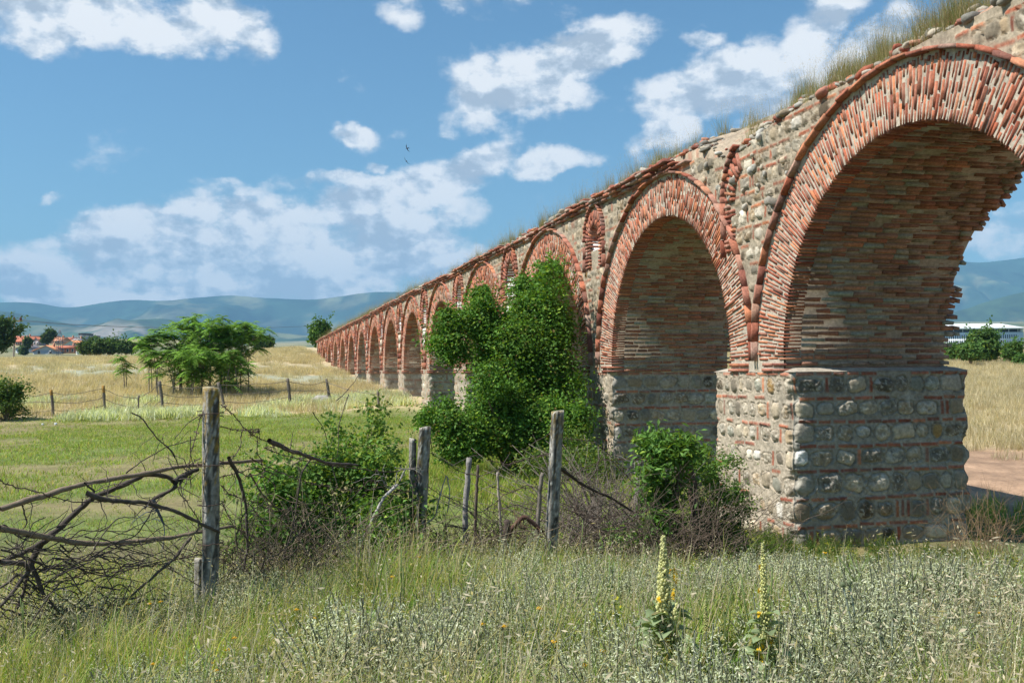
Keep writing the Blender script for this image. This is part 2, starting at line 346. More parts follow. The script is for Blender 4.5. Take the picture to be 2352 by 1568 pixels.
# haze: one closed box of thin even air round the whole scene
def build_haze():
    mb = MB(); box(mb, (-16000, -600, -60), (16000, 10600, 1050)); o = mb.build('haze', None)
    m = bpy.data.materials.new('haze air'); m.use_nodes = True; nt = m.node_tree; nt.nodes.remove(nt.nodes['Principled BSDF'])
    v = node(nt, 'ShaderNodeVolumePrincipled'); v.inputs['Density'].default_value = HAZE_D; v.inputs['Color'].default_value = HAZE_C
    v.inputs['Anisotropy'].default_value = 0.0
    nt.links.new(v.outputs[0], nt.nodes['Material Output'].inputs['Volume'])
    o.data.materials.append(m); tag(o, kind='stuff', label='thin blue summer haze filling the valley air', cat='haze')
HAZE_D = 0.0001; HAZE_C = (.33, .66, 1.0, 1)

# ------------------------------------------------------------------ aqueduct
CEN = [2.6, 9.37, 15.9, 22.78] + [29.75+7.0*k for k in range(12)]
R0, ZC, ZL, TEND, WALLW = 2.5, .12, -.03, 111.0, 2.5
PAL = np.array([[.56, .49, .38], [.66, .63, .56], [.42, .38, .31], [.46, .37, .26], [.33, .30, .25], [.52, .47, .39], [.60, .52, .40], [.38, .36, .31], [.50, .33, .14], [.24, .20, .15], [.74, .73, .70], [.36, .37, .32]])
PALW = np.array([.15, .09, .12, .16, .11, .09, .08, .09, .025, .055, .04, .03]); PALW = PALW/PALW.sum()
BRK = np.array([[.36, .115, .068], [.41, .145, .085], [.28, .088, .055], [.48, .19, .10], [.24, .09, .065], [.38, .16, .11]])
MORT = np.array([.40, .36, .295])
def bcol(r, n, dirt=.16):
    c = BRK[r.integers(0, len(BRK), n)]*r.uniform(.8, 1.2, (n, 1)); f = (r.random((n, 1))**3)*dirt*2
    return c*(1-f)+MORT*f*.9
def topz(t):
    z = np.where(t < 9.6, 3.42, 3.42); z = np.where((t > 9.6) & (t < 14.4), 3.38-.26*np.exp(-((t-13.2)/.9)**2), z)
    z = np.where(t >= 14.4, 3.36, z); return z
NICHE = [(.5*(CEN[i]+CEN[i+1])) for i in range(2, len(CEN)-1)]            # centres of the small openings above the piers
NICHE[0] = 19.3
class Field:
    """masonry seen from the front as a relief: height and colour on a regular grid of (a, z)"""
    def __init__(s, a0, a1, z0, z1, res, seed, mort=MORT):
        s.a = np.arange(a0, a1+res*.5, res); s.z = np.arange(z0, z1+res*.5, res); s.res = res; s.r = rng(seed)
        s.A, s.Z = np.meshgrid(s.a, s.z, indexing='ij'); n = fbm(s.A*14, s.Z*14, seed, 5, .65); n2 = fbm(s.A*2.2, s.Z*2.2, seed+1, 3)
        s.H = (n-.5)*.03+(n2-.5)*.02; s.C = np.ones(s.A.shape+(3,))*mort*(.78+.44*fbm(s.A*22, s.Z*22, seed+2, 4, .7)[..., None])
        li = sstep(.56, .66, fbm(s.A*3, s.Z*3, seed+5, 4)); s.C = lerp(s.C, np.array([.30, .28, .24]), li*.5)
        s.n = n; s.seed = seed; s.fine = fbm(s.A*30, s.Z*30, seed+9, 3, .7)
    def win(s, a, z, ra, rz):
        i0, i1 = np.searchsorted(s.a, [a-ra, a+ra]); j0, j1 = np.searchsorted(s.z, [z-rz, z+rz]); return slice(i0, i1), slice(j0, j1)
    def stone(s, a, z, ra, rz, rough=None, col=None, prot=.035):
        r = s.r; w = s.win(a, z, ra*1.45, rz*1.45)
        if s.A[w].size == 0: return
        th = r.normal(0, .12); A = s.A[w]-a; Z = s.Z[w]-z; x = A*math.cos(th)+Z*math.sin(th); y = -A*math.sin(th)+Z*math.cos(th)
        p = r.uniform(2.2, 4.6); wob = 1+(fbm(s.A[w]*9+a*31, s.Z[w]*9+z*17, s.seed+3, 4, .6)-.5)*.62
        d = ((np.abs(x/ra)**p+np.abs(y/rz)**p)**(1/p))*wob
        if col is None: col = PAL[r.choice(len(PAL), p=PALW)]*r.uniform(.42, 1.05)
        if rough is None: rough = r.random() < .6
        ins = np.clip((1.0-d)*8, 0, 1); dome = np.sqrt(np.clip(1-d**2.5, 0, 1))
        h = prot*dome*r.uniform(.35, 1.0)+(s.n[w]-.5)*(.07 if rough else .012)*ins
        tex = (.30+1.35*s.n[w]) if rough else (.88+.24*s.n[w])
        c = col*tex[..., None]
        if rough: c = lerp(c, np.array([.70, .67, .60]), sstep(.58, .68, s.fine[w])*.6)
        s.H[w] = s.H[w]*(1-ins)+h*ins - .026*np.exp(-((d-1.10)/.06)**2) + .010*np.exp(-((d-1.28)/.08)**2)
        s.C[w] = lerp(s.C[w], c, ins)
    def brick(s, a, z, ra, rz, prot=.012, col=None):
        w = s.win(a, z, ra+.02, rz+.02)
        if s.A[w].size == 0: return
        r = s.r; e = (s.n[w]-.5)*.02; th = r.normal(0, .03)
        y = s.Z[w]-z-(s.A[w]-a)*th
        m = np.clip(np.minimum((ra-np.abs(s.A[w]-a)+e)/s.res+.5, (rz-np.abs(y)+e)/s.res+.5), 0, 1)
        c = (bcol(r, 1)[0] if col is None else col)*(.75+.5*s.n[w][..., None])
        c = lerp(c, MORT, sstep(.6, .72, s.fine[w])*.35)
        s.H[w] = s.H[w]*(1-m)+(prot*r.uniform(0, 1.6)+(s.n[w]-.5)*.012)*m; s.C[w] = lerp(s.C[w], c, m)
def lay(F, a0, a1, z0, z1, sh, free, sw=(.10, .20), corner=False, vbrick=.14, bgap=.3, pal=None, gap=(.022, .05), hf=(.42, .56)):
    """courses of stones between flat courses of brick"""
    r = F.r; z = z1
    while z > z0:
        h = r.uniform(*sh); bz = z-.03
        a = a0+r.uniform(0, .1)
        while a < a1:                                                         # brick course
            w = r.uniform(.16, .30)
            if r.random() > bgap and free(a+w/2, bz): F.brick(a+w/2, bz+r.normal(0, .005), w/2, .021)
            a += w+r.uniform(.015, .05)
        cz = z-.068-h/2; a = a0+(0 if corner else r.uniform(0, .1))
        while a < a1:
            w = r.uniform(*sw)
            if r.random() < vbrick:
                if free(a+.025, cz): F.brick(a+.025, cz, .022, h*.44)
                a += .085; continue
            hh = h*r.uniform(*hf)*(1.0 if not corner or (a-a0 > .05 and a+w < a1-.1) else 1.12)
            if a+w > a1: w = max(a1-a, .06)
            if free(a+w/2, cz): F.stone(a+w/2, cz+r.normal(0, .008), w/2, hh)
            a += w+r.uniform(*gap)
        z -= h+.105
def sheet(mb, F, fn, mask=None, flip=False):
    q = grid_faces(F.A.shape[0], F.A.shape[1], mask)
    if flip: q = q[:, ::-1]
    mb.add(fn(F.A, F.Z, F.H).reshape(-1, 3), q, F.C.reshape(-1, 3))
aq = empty('aqueduct', (DW*math.cos(TH), DW*math.sin(TH), -2.4), TH, 'long ruined aqueduct of red brick arches on stone piers crossing the field', 'aqueduct')
OFF = 2.4
def zup(mb):
    for v in mb.V: v[:, 2] += OFF
    return mb

def arch_d(t, z):
    d = np.full(np.shape(t), 99.)
    for c in CEN:
        dt = np.abs(t-c); rr = np.where(z > ZC, np.hypot(dt, z-ZC), dt); d = np.minimum(d, rr)
    return d
def niche_in(t, z, g=0):
    m = np.zeros(np.shape(t), bool)
    for k, c in enumerate(NICHE):
        zb = 2.5 if k == 0 else 1.92; hw = .50 if k else .26
        m |= (np.abs(t-c) < hw+g) & (z > zb-g) & (z < (2.70 if k == 0 else 2.45)+np.sqrt(np.clip((hw+g)**2-(t-c)**2, 0, None))*1.15)
    return m
def spandrel(t0, t1, res, seed, sh, sw):
    F = Field(t0, t1, ZL-.01, 3.5, res, seed)
    free = lambda a, z: arch_d(np.array(a), np.array(z)) > R0+.80 and z < topz(np.array(a))-.03 and not niche_in(np.array(a), np.array(z), .38)
    lay(F, t0, t1, ZL, 3.34, sh, free, sw, vbrick=.2, bgap=.35)
    d = arch_d(F.A, F.Z); ring = (d < R0+.72)
    F.H = np.where(ring, F.H*.5-.001, F.H); pale = np.array([.45, .39, .31])*(.8+.4*F.n[..., None])
    F.C = np.where(ring[..., None], pale, F.C*np.array([.90, .83, .74]))
    cen = lambda M: (M[:-1, :-1]+M[1:, 1:])/2
    tc, zc = cen(F.A), cen(F.Z); dd = arch_d(tc, zc); mask = (dd > R0+.02) & ~niche_in(tc, zc, .02) & (zc < topz(tc)+(fbm(tc*3, tc*0+1, 4)-.5)*.06)
    mb = MB(); sheet(mb, F, lambda A, Z, H: np.stack([-H, A, Z], -1), mask, flip=False)
    return mb
mbw = MB()
for (t0, t1, res, sh, sw, seed) in ((2.6, 18.0, .020, (.10, .19), (.09, .22), 1), (18.0, 33.0, .028, (.10, .18), (.10, .22), 2), (33.0, 61.0, .05, (.14, .2), (.14, .26), 3), (61.0, TEND, .08, (.16, .24), (.18, .3), 4)):
    m = spandrel(t0, t1, res, seed*100, sh, sw); zup(m).build('masonry_face', M_MASON, aq, smooth=True)

# core of the wall: closed strip with arch soffits, behind the relief sheet
def core():
    prof = []                                          # (t, z bottom)
    prof.append((-3.0, ZL))
    for c in CEN:
        prof += [(c-R0-.016, ZL), (c-R0-.016, ZC)]
        for k in range(1, 48):
            a = math.pi*(1-k/48); prof.append((c+(R0+.016)*math.cos(a), ZC+(R0+.016)*math.sin(a)))
        prof += [(c+R0+.016, ZC), (c+R0+.016, ZL)]
    prof.append((TEND, ZL)); P = np.array(prof); n = len(P); top = topz(P[:, 0])-.02
    mb = MB(); w0, w1 = .035, WALLW-.02
    fb = np.stack([np.full(n, w0), P[:, 0], P[:, 1]], 1); ft = np.stack([np.full(n, w0), P[:, 0], top], 1)
    bb = fb.copy(); bb[:, 0] = w1; bt = ft.copy(); bt[:, 0] = w1
    V = np.concatenate([fb, ft, bb, bt]); i = np.arange(n-1); q = lambda a, b, c, d: np.stack([a, b, c, d], 1)
    F = np.concatenate([q(i, i+1, n+i+1, n+i)[:, ::-1], q(2*n+i, 2*n+i+1, 3*n+i+1, 3*n+i), q(i, i+1, 2*n+i+1, 2*n+i), q(n+i, n+i+1, 3*n+i+1, 3*n+i)[:, ::-1], np.array([[0, n, 3*n, 2*n], [n-1, 2*n-1, 4*n-1, 3*n-1]])])
    mb.add(V, F, (.37, .305, .235)); return mb
# the small openings are cut out of the core with a boolean
co = zup(core()).build('wall_core', M_MASON, aq)
cut = MB()
for k, c in enumerate(NICHE):
    zb = 2.5 if k == 0 else 1.92; hw = .51 if k else .27; pts = [(c-hw, zb), (c+hw, zb)]+[(c+hw*math.cos(a), (2.70 if k == 0 else 2.45)+1.15*hw*math.sin(a)) for a in np.linspace(0, math.pi, 9)]
    n = len(pts); P = np.array([(-.2, p[0], p[1]+OFF) for p in pts]+[((.35 if k == 0 else 1.5), p[0], p[1]+OFF) for p in pts])
    i = np.arange(n); j = (i+1) % n
    cut.add(P, np.stack([i, j, n+j, n+i], 1)); b0 = cut.n-2*n
    for o_, rev in ((0, True), (n, False)):
        idx = np.arange(n)+o_+b0; cut.F.append((idx[::-1] if rev else idx)[None])
cm = cut.mesh('cut', None)
def bool_cut(obj, cmesh):
    import bmesh
    bm = bmesh.new(); bm.from_mesh(cmesh); bmesh.ops.recalc_face_normals(bm, faces=bm.faces); bm.to_mesh(cmesh); bm.free()
    bm = bmesh.new(); bm.from_mesh(obj.data); bmesh.ops.recalc_face_normals(bm, faces=bm.faces); bm.to_mesh(obj.data); bm.free()
    co_ = bpy.data.objects.new('cutter', cmesh); COL.objects.link(co_); co_.matrix_world = obj.parent.matrix_basis
    md = obj.modifiers.new('cut', 'BOOLEAN'); md.object = co_; md.operation = 'DIFFERENCE'; md.solver = 'EXACT'
    bpy.context.view_layer.update(); dg = bpy.context.evaluated_depsgraph_get()
    me = bpy.data.meshes.new_from_object(obj.evaluated_get(dg)); obj.modifiers.clear(); obj.data = me
    bpy.data.objects.remove(co_)
bool_cut(co, cm)

# brick voussoirs, soffit bricks and the raised tile moulding of each arch
def ring_mesh(c, seed, rich):
    r = rng(seed); mb = MB(); cen, ax, hf, cl = [], [], [], []
    pitch = .052 if rich else .07; n = int(math.pi*2.8/pitch)
    for k in range(-2, n+3):
        a = math.pi*(k+.5)/n
        if k < 0 or k >= n:
            continue
        rows = [(.0, .27), (.29, .60), (.62, .68)] if k % 2 else [(.0, .13), (.15, .42), (.44, .68)]
        if r.random() < .25: rows = [(.0, .20), (.22, .50), (.52, .66)]
        for (a0, a1) in rows:
            s = r.normal(0, .02); a0 = a0+s if a0 > .05 else r.normal(0, .006); a1 += s; rm = R0+(a0+a1)/2; aa = a+r.normal(0, .0012)
            d = np.array([0, math.cos(aa), math.sin(aa)]); tt = np.array([0, -math.sin(aa), math.cos(aa)])
            th = (.0128 if rich else .018)*r.uniform(.75, 1.2)*rm/2.8
            w = .13; out = r.uniform(-.019, -.005)+(.014 if r.random() < .05 else 0)
            cen.append(np.array([w-.02-out, c+d[1]*rm, ZC+d[2]*rm])); ax.append([[1, 0, 0], d, tt]); hf.append([w, (a1-a0)/2-.002, th]); cl.append(bcol(r, 1, .13 if rich else .42)[0]*np.array([1.05, 1.0, .92]))
    # straight jamb below the arc
    for sgn in (-1, 1):
        for z in np.arange(ZL+.02, ZC-.02, .075):
            for (a0, a1) in ((.0, .27), (.29, .55)):
                cen.append([.12-r.uniform(0, .02), c+sgn*(R0+(a0+a1)/2), z]); ax.append(np.eye(3)); hf.append([.14, (a1-a0)/2, .02]); cl.append(bcol(r, 1)[0])
    boxes(mb, cen, ax, hf, cl, .0028, r)
    return mb
def soffit_mesh(c, seed, rich):
    r = rng(seed); mb = MB(); cen, ax, hf, cl = [], [], [], []
    rows = [('j', s, z) for s in (-1, 1) for z in np.arange(ZL+.03, ZC, .078)] + [('a', 0, a) for a in np.arange(.5/101, 1, 1/101)*math.pi]
    for (kind, sg, v) in rows:
        if kind == 'j': rad = np.array([0., sg, 0]); tt = np.array([0, 0, 1.]); base = np.array([0, c+sg*R0, v])
        else: rad = np.array([0, math.cos(v), math.sin(v)]); tt = np.array([0, -math.sin(v), math.cos(v)]); base = np.array([0, c, ZC])+rad*R0
        w = .245+r.uniform(-.0, .02); end = WALLW+r.normal(0, .06)+(.10*math.sin(v*9+seed) if kind == 'a' else 0); rowj = r.normal(0, .006)
        while w < end:
            L = r.uniform(.16, .36); pr = r.normal(0, .007)+rowj*.6+(fbm(np.array([w*1.4]), np.array([v*2.2]), seed, 3)[0]-.5)*(.020 if kind == 'j' or abs(v-math.pi/2) > 1.1 else .07)
            if r.random() < .025: pr += .05
            if w+L > end-.02: L = max(end-w+r.normal(0, .03), .08)
            if r.random() > .012:
                cen.append(base+rad*(.066+pr)+np.array([w+L/2, 0, 0])+tt*r.normal(0, .003)); ax.append([[1, 0, 0], rad, tt]); hf.append([L/2, .07, .0232*r.uniform(.85, 1.15)])
                cb = bcol(r, 1, .8)[0]*.9; cl.append(cb*.70+np.array([.34, .23, .15])*.30)
            w += L+r.uniform(.010, .028)
    boxes(mb, cen, ax, hf, cl, .005, r)
    return mb
def mould_mesh(c, seed):
    r = rng(seed); mb = MB(); cen, ax, hf, cl = [], [], [], []
    Rm = R0+.735; n = 38
    for k in range(n):
        a = math.pi*(k+.5)/n
        d = np.array([0, math.cos(a), math.sin(a)]); tt = np.array([0, -math.sin(a), math.cos(a)]); rr = Rm+r.normal(0, .006)
        out = .050+r.normal(0, .006)
        cen.append([.05-out, c+d[1]*rr, ZC+d[2]*rr]); ax.append([[1, 0, 0], d, tt]); hf.append([.09, .019, .5*math.pi*Rm/n*.99]); cl.append(bcol(r, 1, .3)[0]*.95)
    boxes(mb, cen, ax, hf, cl, .004, r); return mb
for i, c in enumerate(CEN):
    rich = c < 34
    zup(ring_mesh(c, 200+i, rich)).build('arch_ring', M_BRICK, aq)
    zup(soffit_mesh(c, 300+i, rich)).build('vault', M_BRICK, aq)
    zup(mould_mesh(c, 400+i)).build('arch_moulding', M_BRICK, aq)
# small arches above the piers
def niche_mesh(c, seed, hw, zb, blocked=False, part=(0, 1)):
    r = rng(seed); mb = MB(); cen, ax, hf, cl = [], [], [], []
    zc = 2.70 if seed == 500 else 2.45; n = 22
    for k in range(n):
        a = math.pi*(k+.5)/n
        if not (part[0] <= k/n <= part[1]): continue
        d = np.array([0, math.cos(a), math.sin(a)*1.12]); l = np.linalg.norm(d); dn = d/l; tt = np.array([0, -dn[2], dn[1]])
        for (a0, a1) in (((0, .28),) if k % 2 else ((0, .12), (.14, .28))):
            rm = (hw+(a0+a1)/2)
            cen.append([.10-r.uniform(0, .025), c+d[1]*rm, zc+d[2]*rm]); ax.append([[1, 0, 0], dn, tt]); hf.append([.13, (a1-a0)/2, .021+.012*(a0+a1)]); cl.append(bcol(r, 1)[0])
        if True:
            q = 1+.10*max(0, math.sin(a))**6; rm = (hw+.33)*q
            cen.append([.0, c+d[1]*rm, zc+d[2]*rm]); ax.append([[1, 0, 0], dn, tt]); hf.append([.08, .02, math.pi*(hw+.33)/n*.56]); cl.append(bcol(r, 1)[0]*.9)
    for sg in (-1, 1):
        if (sg < 0 and part[1] < .6): continue
        if (sg > 0 and part[0] > .4): continue
        for z in np.arange(zb-.35, zc-.01, .072):
            for (a0, a1) in ((0, .13), (.15, .28)):
                if r.random() < .06: continue
                cen.append([.10-r.uniform(0, .02), c+sg*(hw+(a0+a1)/2), z]); ax.append(np.eye(3)); hf.append([.13, (a1-a0)/2, .021]); cl.append(bcol(r, 1)[0])
        for z in np.arange(zb-.3, zc, .27):
            cen.append([.0, c+sg*(hw+.33), z]); ax.append(np.eye(3)); hf.append([.08, .02, .13]); cl.append(bcol(r, 1)[0]*.9)
    if not blocked and hw > .3:                        # courses inside the recess
        for sg in (-1, 1):
            for z in np.arange(zb+.03, zc+.32, .072):
                xx = hw if z < zc else math.sqrt(max(hw*hw-((z-zc)/1.15)**2, .01)); w = .24
                while w < 1.4:
                    L = r.uniform(.16, .3); cen.append([w+L/2, c+sg*(xx+.03+r.normal(0, .01)), z]); ax.append(np.eye(3)); hf.append([L/2, .04, .02]); cl.append(bcol(r, 1, .4)[0]*.8); w += L+.02
        cen.append([.6, c, zb-.02]); ax.append(np.eye(3)); hf.append([.68, hw+.1, .03]); cl.append(np.array([.4, .3, .22]))
        sc_ = PAL[r.integers(0, 3)]
        for q in range(2):
            cen.append([.12, c+r.normal(0, .03), zb-.30-q*.42]); ax.append(np.eye(3)); hf.append([.17, hw*.72, .17]); cl.append(sc_*r.uniform(.85, 1.1))
    boxes(mb, cen, ax, hf, cl, .004, r); return mb
for k, c in enumerate(NICHE):
    zup(niche_mesh(c, 500+k, .50 if k else .26, 1.92 if k else 2.5, k == 0)).build('niche_arch', M_BRICK, aq)
zup(niche_mesh(12.75, 499, .42, 2.1, True, (0, .32))).build('niche_arch', M_BRICK, aq)

# cornice courses and the rough weathered top
r = rng(7); mb = MB(); cen, ax, hf, cl = [], [], [], []
for (z, out) in ((3.36, .03), (3.425, .075), (3.49, .12), (3.55, .06)):
    t = 14.5+(z-3.36)*5+r.uniform(0, .3)
    while t < TEND:
        L = r.uniform(.18, .33); gone = fbm(np.array([t*.35]), np.array([z*.2]), 66, 3)[0]
        if not (z > 3.45 and gone > .62) and r.random() > .04 and not (z > 3.5 and r.random() < .35):
            sag = (fbm(np.array([t*.25]), np.array([0.]), 67, 3)[0]-.5)*.10
            cen.append([.10-out+r.normal(0, .012), t+L/2, z+sag+r.normal(0, .004)]); th = r.normal(0, .03)
            ax.append([[1, 0, 0], [0, math.cos(th), math.sin(th)], [0, -math.sin(th), math.cos(th)]]); hf.append([.15, L/2-.006, .021]); cl.append(bcol(r, 1, .45)[0]*.9)
        t += L+.006
boxes(mb, cen, ax, hf, cl, .005, r); zup(mb).build('cornice', M_BRICK, aq)
def top_h(t, w):
    f_ = sstep(13.2, 15.2, t); base = topz(t)*(1-f_)+3.53*f_+(fbm(t*.25, t*0, 67, 3)-.5)*.10*f_
    ridge_ = 4.05-.12*sstep(18, 30, t)-.1*(fbm(t*.4, t*0+3, 12)); x = np.clip(w/1.15, 0, 1); y = np.clip((WALLW-w)/1.1, 0, 1)
    prof = np.where(w < 1.15, x**.9, y**.8)
    return base+(ridge_-base)*prof+(fbm(t*2.5, w*2.5, 91, 4)-.5)*.16*np.clip(prof*4, .15, 1)
tt = np.concatenate([np.arange(2.6, 24, .05), np.arange(24, TEND, .15)]); ww = np.linspace(.0, WALLW, 40); A, W = np.meshgrid(tt, ww, indexing='ij')
Hh = top_h(A, W); C = np.ones(A.shape+(3,))*np.array([.36, .29, .21]); nz = fbm(A*6, W*6, 14, 4, .65)
C = lerp(C, np.array([.26, .25, .22]), sstep(.7, 1.1, W)); C = C*(.65+.7*nz[..., None]); C = lerp(C, np.array([.33, .14, .09]), sstep(.62, .68, fbm(A*9, W*9, 33, 3))*.6)
Wd = W.copy(); Wd[:, 0] = .02
lowf = (topz(tt)-.12)[:, None]; Wd = np.concatenate([np.full((len(tt), 1), .03), Wd, np.full((len(tt), 1), WALLW-.01)], 1); A = np.concatenate([A[:, :1], A, A[:, :1]], 1)
Hh = np.concatenate([lowf, Hh, lowf], 1); nz = np.concatenate([nz[:, :1]*0+.5, nz, nz[:, :1]*0+.5], 1); C = np.concatenate([C[:, :1], C, C[:, -1:]], 1)
mb = MB(); mb.add(np.stack([Wd, A, Hh+(nz-.5)*.04], -1), grid_faces(len(tt), len(ww)+2)[:, ::-1], C.reshape(-1, 3))
# back skirt so the cap is closed onto the core
zup(mb).build('earth_cap', M_MASON, aq, smooth=True)
def blob(mb, cen, rad, col, r, sub=2, amp=.25, flat=1.0):
    key = sub
    if key not in BL:
        import bmesh
        bm = bmesh.new(); bmesh.ops.create_icosphere(bm, subdivisions=sub, radius=1); BL[key] = (np.array([v.co[:] for v in bm.verts]), np.array([[v.index for v in f.verts] for f in bm.faces])); bm.free()
    V, F = BL[key]; q = r.normal(0, 1, 3)*7
    n = fbm(V[:, 0]*1.3+q[0]+V[:, 2], V[:, 1]*1.3+q[1]-V[:, 2]*.7, int(abs(q[2])*100), 3)-.5
    V = np.sign(V)*np.abs(V)**.8
    P = V*(1+n[:, None]*2*amp)*np.asarray(rad)
    a = r.uniform(0, 6.28); b = r.normal(0, .25); ca, sa, cb, sb = math.cos(a), math.sin(a), math.cos(b), math.sin(b)
    M = np.array([[ca, -sa, 0], [sa, ca, 0], [0, 0, 1]]) @ np.array([[1, 0, 0], [0, cb, -sb], [0, sb, cb]])
    mb.add(P @ M.T+np.asarray(cen), F, np.asarray(col)*(.85+.5*n[:, None]+.1))
BL = {}
mb = MB(); r = rng(21)
for k in range(1100):
    t = 9.2+ (TEND-9.2)*r.random()**1.7; w = abs(r.normal(.12, .32)); s = r.uniform(.02, .085)*(.4+fbm(np.array([t*1.3]), np.array([0.]), 8, 2)[0])*(1.0 if t < 40 else 1.5)
    z = float(top_h(np.array([t]), np.array([w]))[0])
    c = PAL[r.integers(0, 8)]*r.uniform(.55, .95) if r.random() < .66 else bcol(r, 1)[0]
    blob(mb, (w, t, z+s*.12), (s*r.uniform(.8, 1.3), s*r.uniform(1, 1.8), s*.6), c, r, 1 if t > 30 else 2, .42)
for k in range(90):                                     # darker broken blocks along the edge over the nearest arch
    t = r.uniform(6.8, 12.6); w = abs(r.normal(.06, .2)); s = r.uniform(.03, .10); z = float(top_h(np.array([t]), np.array([w]))[0])
    blob(mb, (w, t, z+s*.1), (s, s*r.uniform(1, 1.8), s*.6), PAL[r.integers(0, 8)]*r.uniform(.35, .8) if r.random() < .65 else bcol(r, 1)[0], r, 2, .42)
for k in range(26):                                     # loosened stones round the broken spandrel
    t = r.uniform(11.6, 14.3); z = r.uniform(2.2, 3.25)
    if arch_d(np.array(t), np.array(z)) < R0+.82: continue
    s = r.uniform(.04, .085); blob(mb, (-.005, t, z), (s*.5, s*r.uniform(1, 1.5), s*.8), PAL[r.integers(0, 8)]*r.uniform(.7, 1.05), r, 2, .2)
o = zup(mb).build('rubble', M_MASON, aq); o['kind'] = 'stuff'

# stone piers under the arches
def pier(t0, t1, seed, res, zb, w1=2.72, sh=(.20, .26), sw=(.17, .34)):
    mb = MB(); w0 = -.0
    F = Field(t0, t1, zb, ZL, res, seed, mort=np.array([.40, .36, .30])); lay(F, t0+.0, t1-.0, zb-.3, ZL-.0, sh, lambda a, z: True, (.12, .22), corner=True, vbrick=.12, bgap=.5, gap=(.05, .10), hf=(.32, .46))
    def chip(z, k): n_ = fbm(z*5, z*0+k*7.7, seed+40+k, 4, .6); return np.clip(n_-.36, 0, 1)*.16+.004
    def fr(A, Z, H):
        d = np.minimum(A-t0, t1-A); H = H*np.clip(d/.04, .0, 1); w_ = w0-H; k0, k1 = chip(Z, 0), chip(Z, 1)
        f0, f1 = np.exp(-((A-t0)/(k0+.02))**2), np.exp(-((t1-A)/(k1+.02))**2); return np.stack([w_+k0*f0+k1*f1, A+k0*f0-k1*f1, Z], -1)
    F.C = F.C*np.array([1.0, .94, .86]); sheet(mb, F, fr)
    for side, tt_ in ((-1, t0), (1, t1)):
        if side > 0 and res < .02: rs = .05
        else: rs = res
        F = Field(w0, w1, zb, ZL, rs, seed+side+7, mort=np.array([.40, .375, .325])); lay(F, w0+.02, w1-.02, zb-.3, ZL-.0, sh, lambda a, z: True, sw, corner=True, vbrick=.17, bgap=.10, gap=(.035, .075), hf=(.37, .48))
        def sd(A, Z, H, s_=side, q=tt_):
            d = np.minimum(A-w0, w1-A); H = H*np.clip(d/.04, 0, 1); k0, k1 = chip(Z, 0 if s_ < 0 else 1), chip(Z, 5+s_); f0, f1 = np.exp(-((A-w0)/(k0+.02))**2), np.exp(-((w1-A)/(k1+.02))**2)
            return np.stack([A+k0*f0-k1*f1, q+s_*(H-k0*f0-k1*f1), Z], -1)
        F.C = F.C*np.array([.92, .91, .88]); sheet(mb, F, sd, flip=(side < 0))
    # back, and the mortar ledge on top (slightly domed towards the shaft)
    F = Field(t0, t1, zb, ZL, .06, seed+20); lay(F, t0, t1, zb-.3, ZL, sh, lambda a, z: True, sw)
    def bk(A, Z, H):
        k0, k1 = chip(Z, 4), chip(Z, 6); f0, f1 = np.exp(-((A-t0)/(k0+.02))**2), np.exp(-((t1-A)/(k1+.02))**2); H = H*np.clip(np.minimum(A-t0, t1-A)/.04, 0, 1)
        return np.stack([w1+H-k0*f0-k1*f1, A+k0*f0-k1*f1, Z], -1)
    sheet(mb, F, bk, flip=True)
    x = np.linspace(w0-.012, w1+.015, 60); y = np.linspace(t0-.012, t1+.012, 50); A, B = np.meshgrid(x, y, indexing='ij')
    e = np.minimum.reduce([A-w0, w1-A, B-t0, t1-B]); Zt = ZL+np.clip(e*.35, -.01, .05)+(fbm(A*6, B*6, seed, 3)-.5)*.012
    mb.add(np.stack([A, B, Zt], -1), grid_faces(60, 50)[:, ::-1], (np.ones(A.shape+(3,))*np.array([.43, .38, .31])*(.8+.4*fbm(A*9, B*9, seed)[..., None])).reshape(-1, 3))
    # skirt of the ledge
    return mb
PIERS = [(4.95, 7.0), (11.70, 13.93)] + [(c-.93, c+.93) for c in [19.35]+[.5*(CEN[i]+CEN[i+1]) for i in range(3, len(CEN)-1)]] + [(CEN[-1]+2.55, TEND-.2)]
for k, (a, b) in enumerate(PIERS):
    res = .014 if k == 1 else (.02 if k == 2 else (.04 if a < 40 else .08)); zb = -2.9 if a < 30 else (-2.2 if a < 60 else -1.6)
    o = zup(pier(a, b, 900+k*31, res, zb)).build('pier', M_MASON, aq, smooth=True)

# ------------------------------------------------------------------ plants: builders
def leaves(mb, P, N, L, W, col, r, fold=.25, cj=.25):
    """one folded leaf (two tris on each side of the midrib) per point; P tips base, N facing"""
    n = len(P); N = norm(N+r.normal(0, .001, (n, 3))); d = norm(np.cross(N, r.normal(0, 1, (n, 3)))); s = np.cross(N, d)
    L = np.broadcast_to(L, (n,))*r.uniform(.65, 1.3, n); W = np.broadcast_to(W, (n,))*r.uniform(.75, 1.2, n)
    a = P; b = P+d*L[:, None]; m = P+d*(L*.45)[:, None]
    l = m+s*(W*.5)[:, None]+N*(W*fold)[:, None]; q = m-s*(W*.5)[:, None]+N*(W*fold)[:, None]
    V = np.stack([a, l, b, q], 1).reshape(-1, 3); i = np.arange(n)*4
    F = np.concatenate([np.stack([i, i+1, i+2], 1), np.stack([i, i+2, i+3], 1)])
    col = np.asarray(col, float)
    c = (col if col.ndim == 2 else np.tile(col, (n, 1)))*r.uniform(1-cj, 1+cj, (n, 1))
    mb.add(V, F, np.repeat(c, 4, 0))
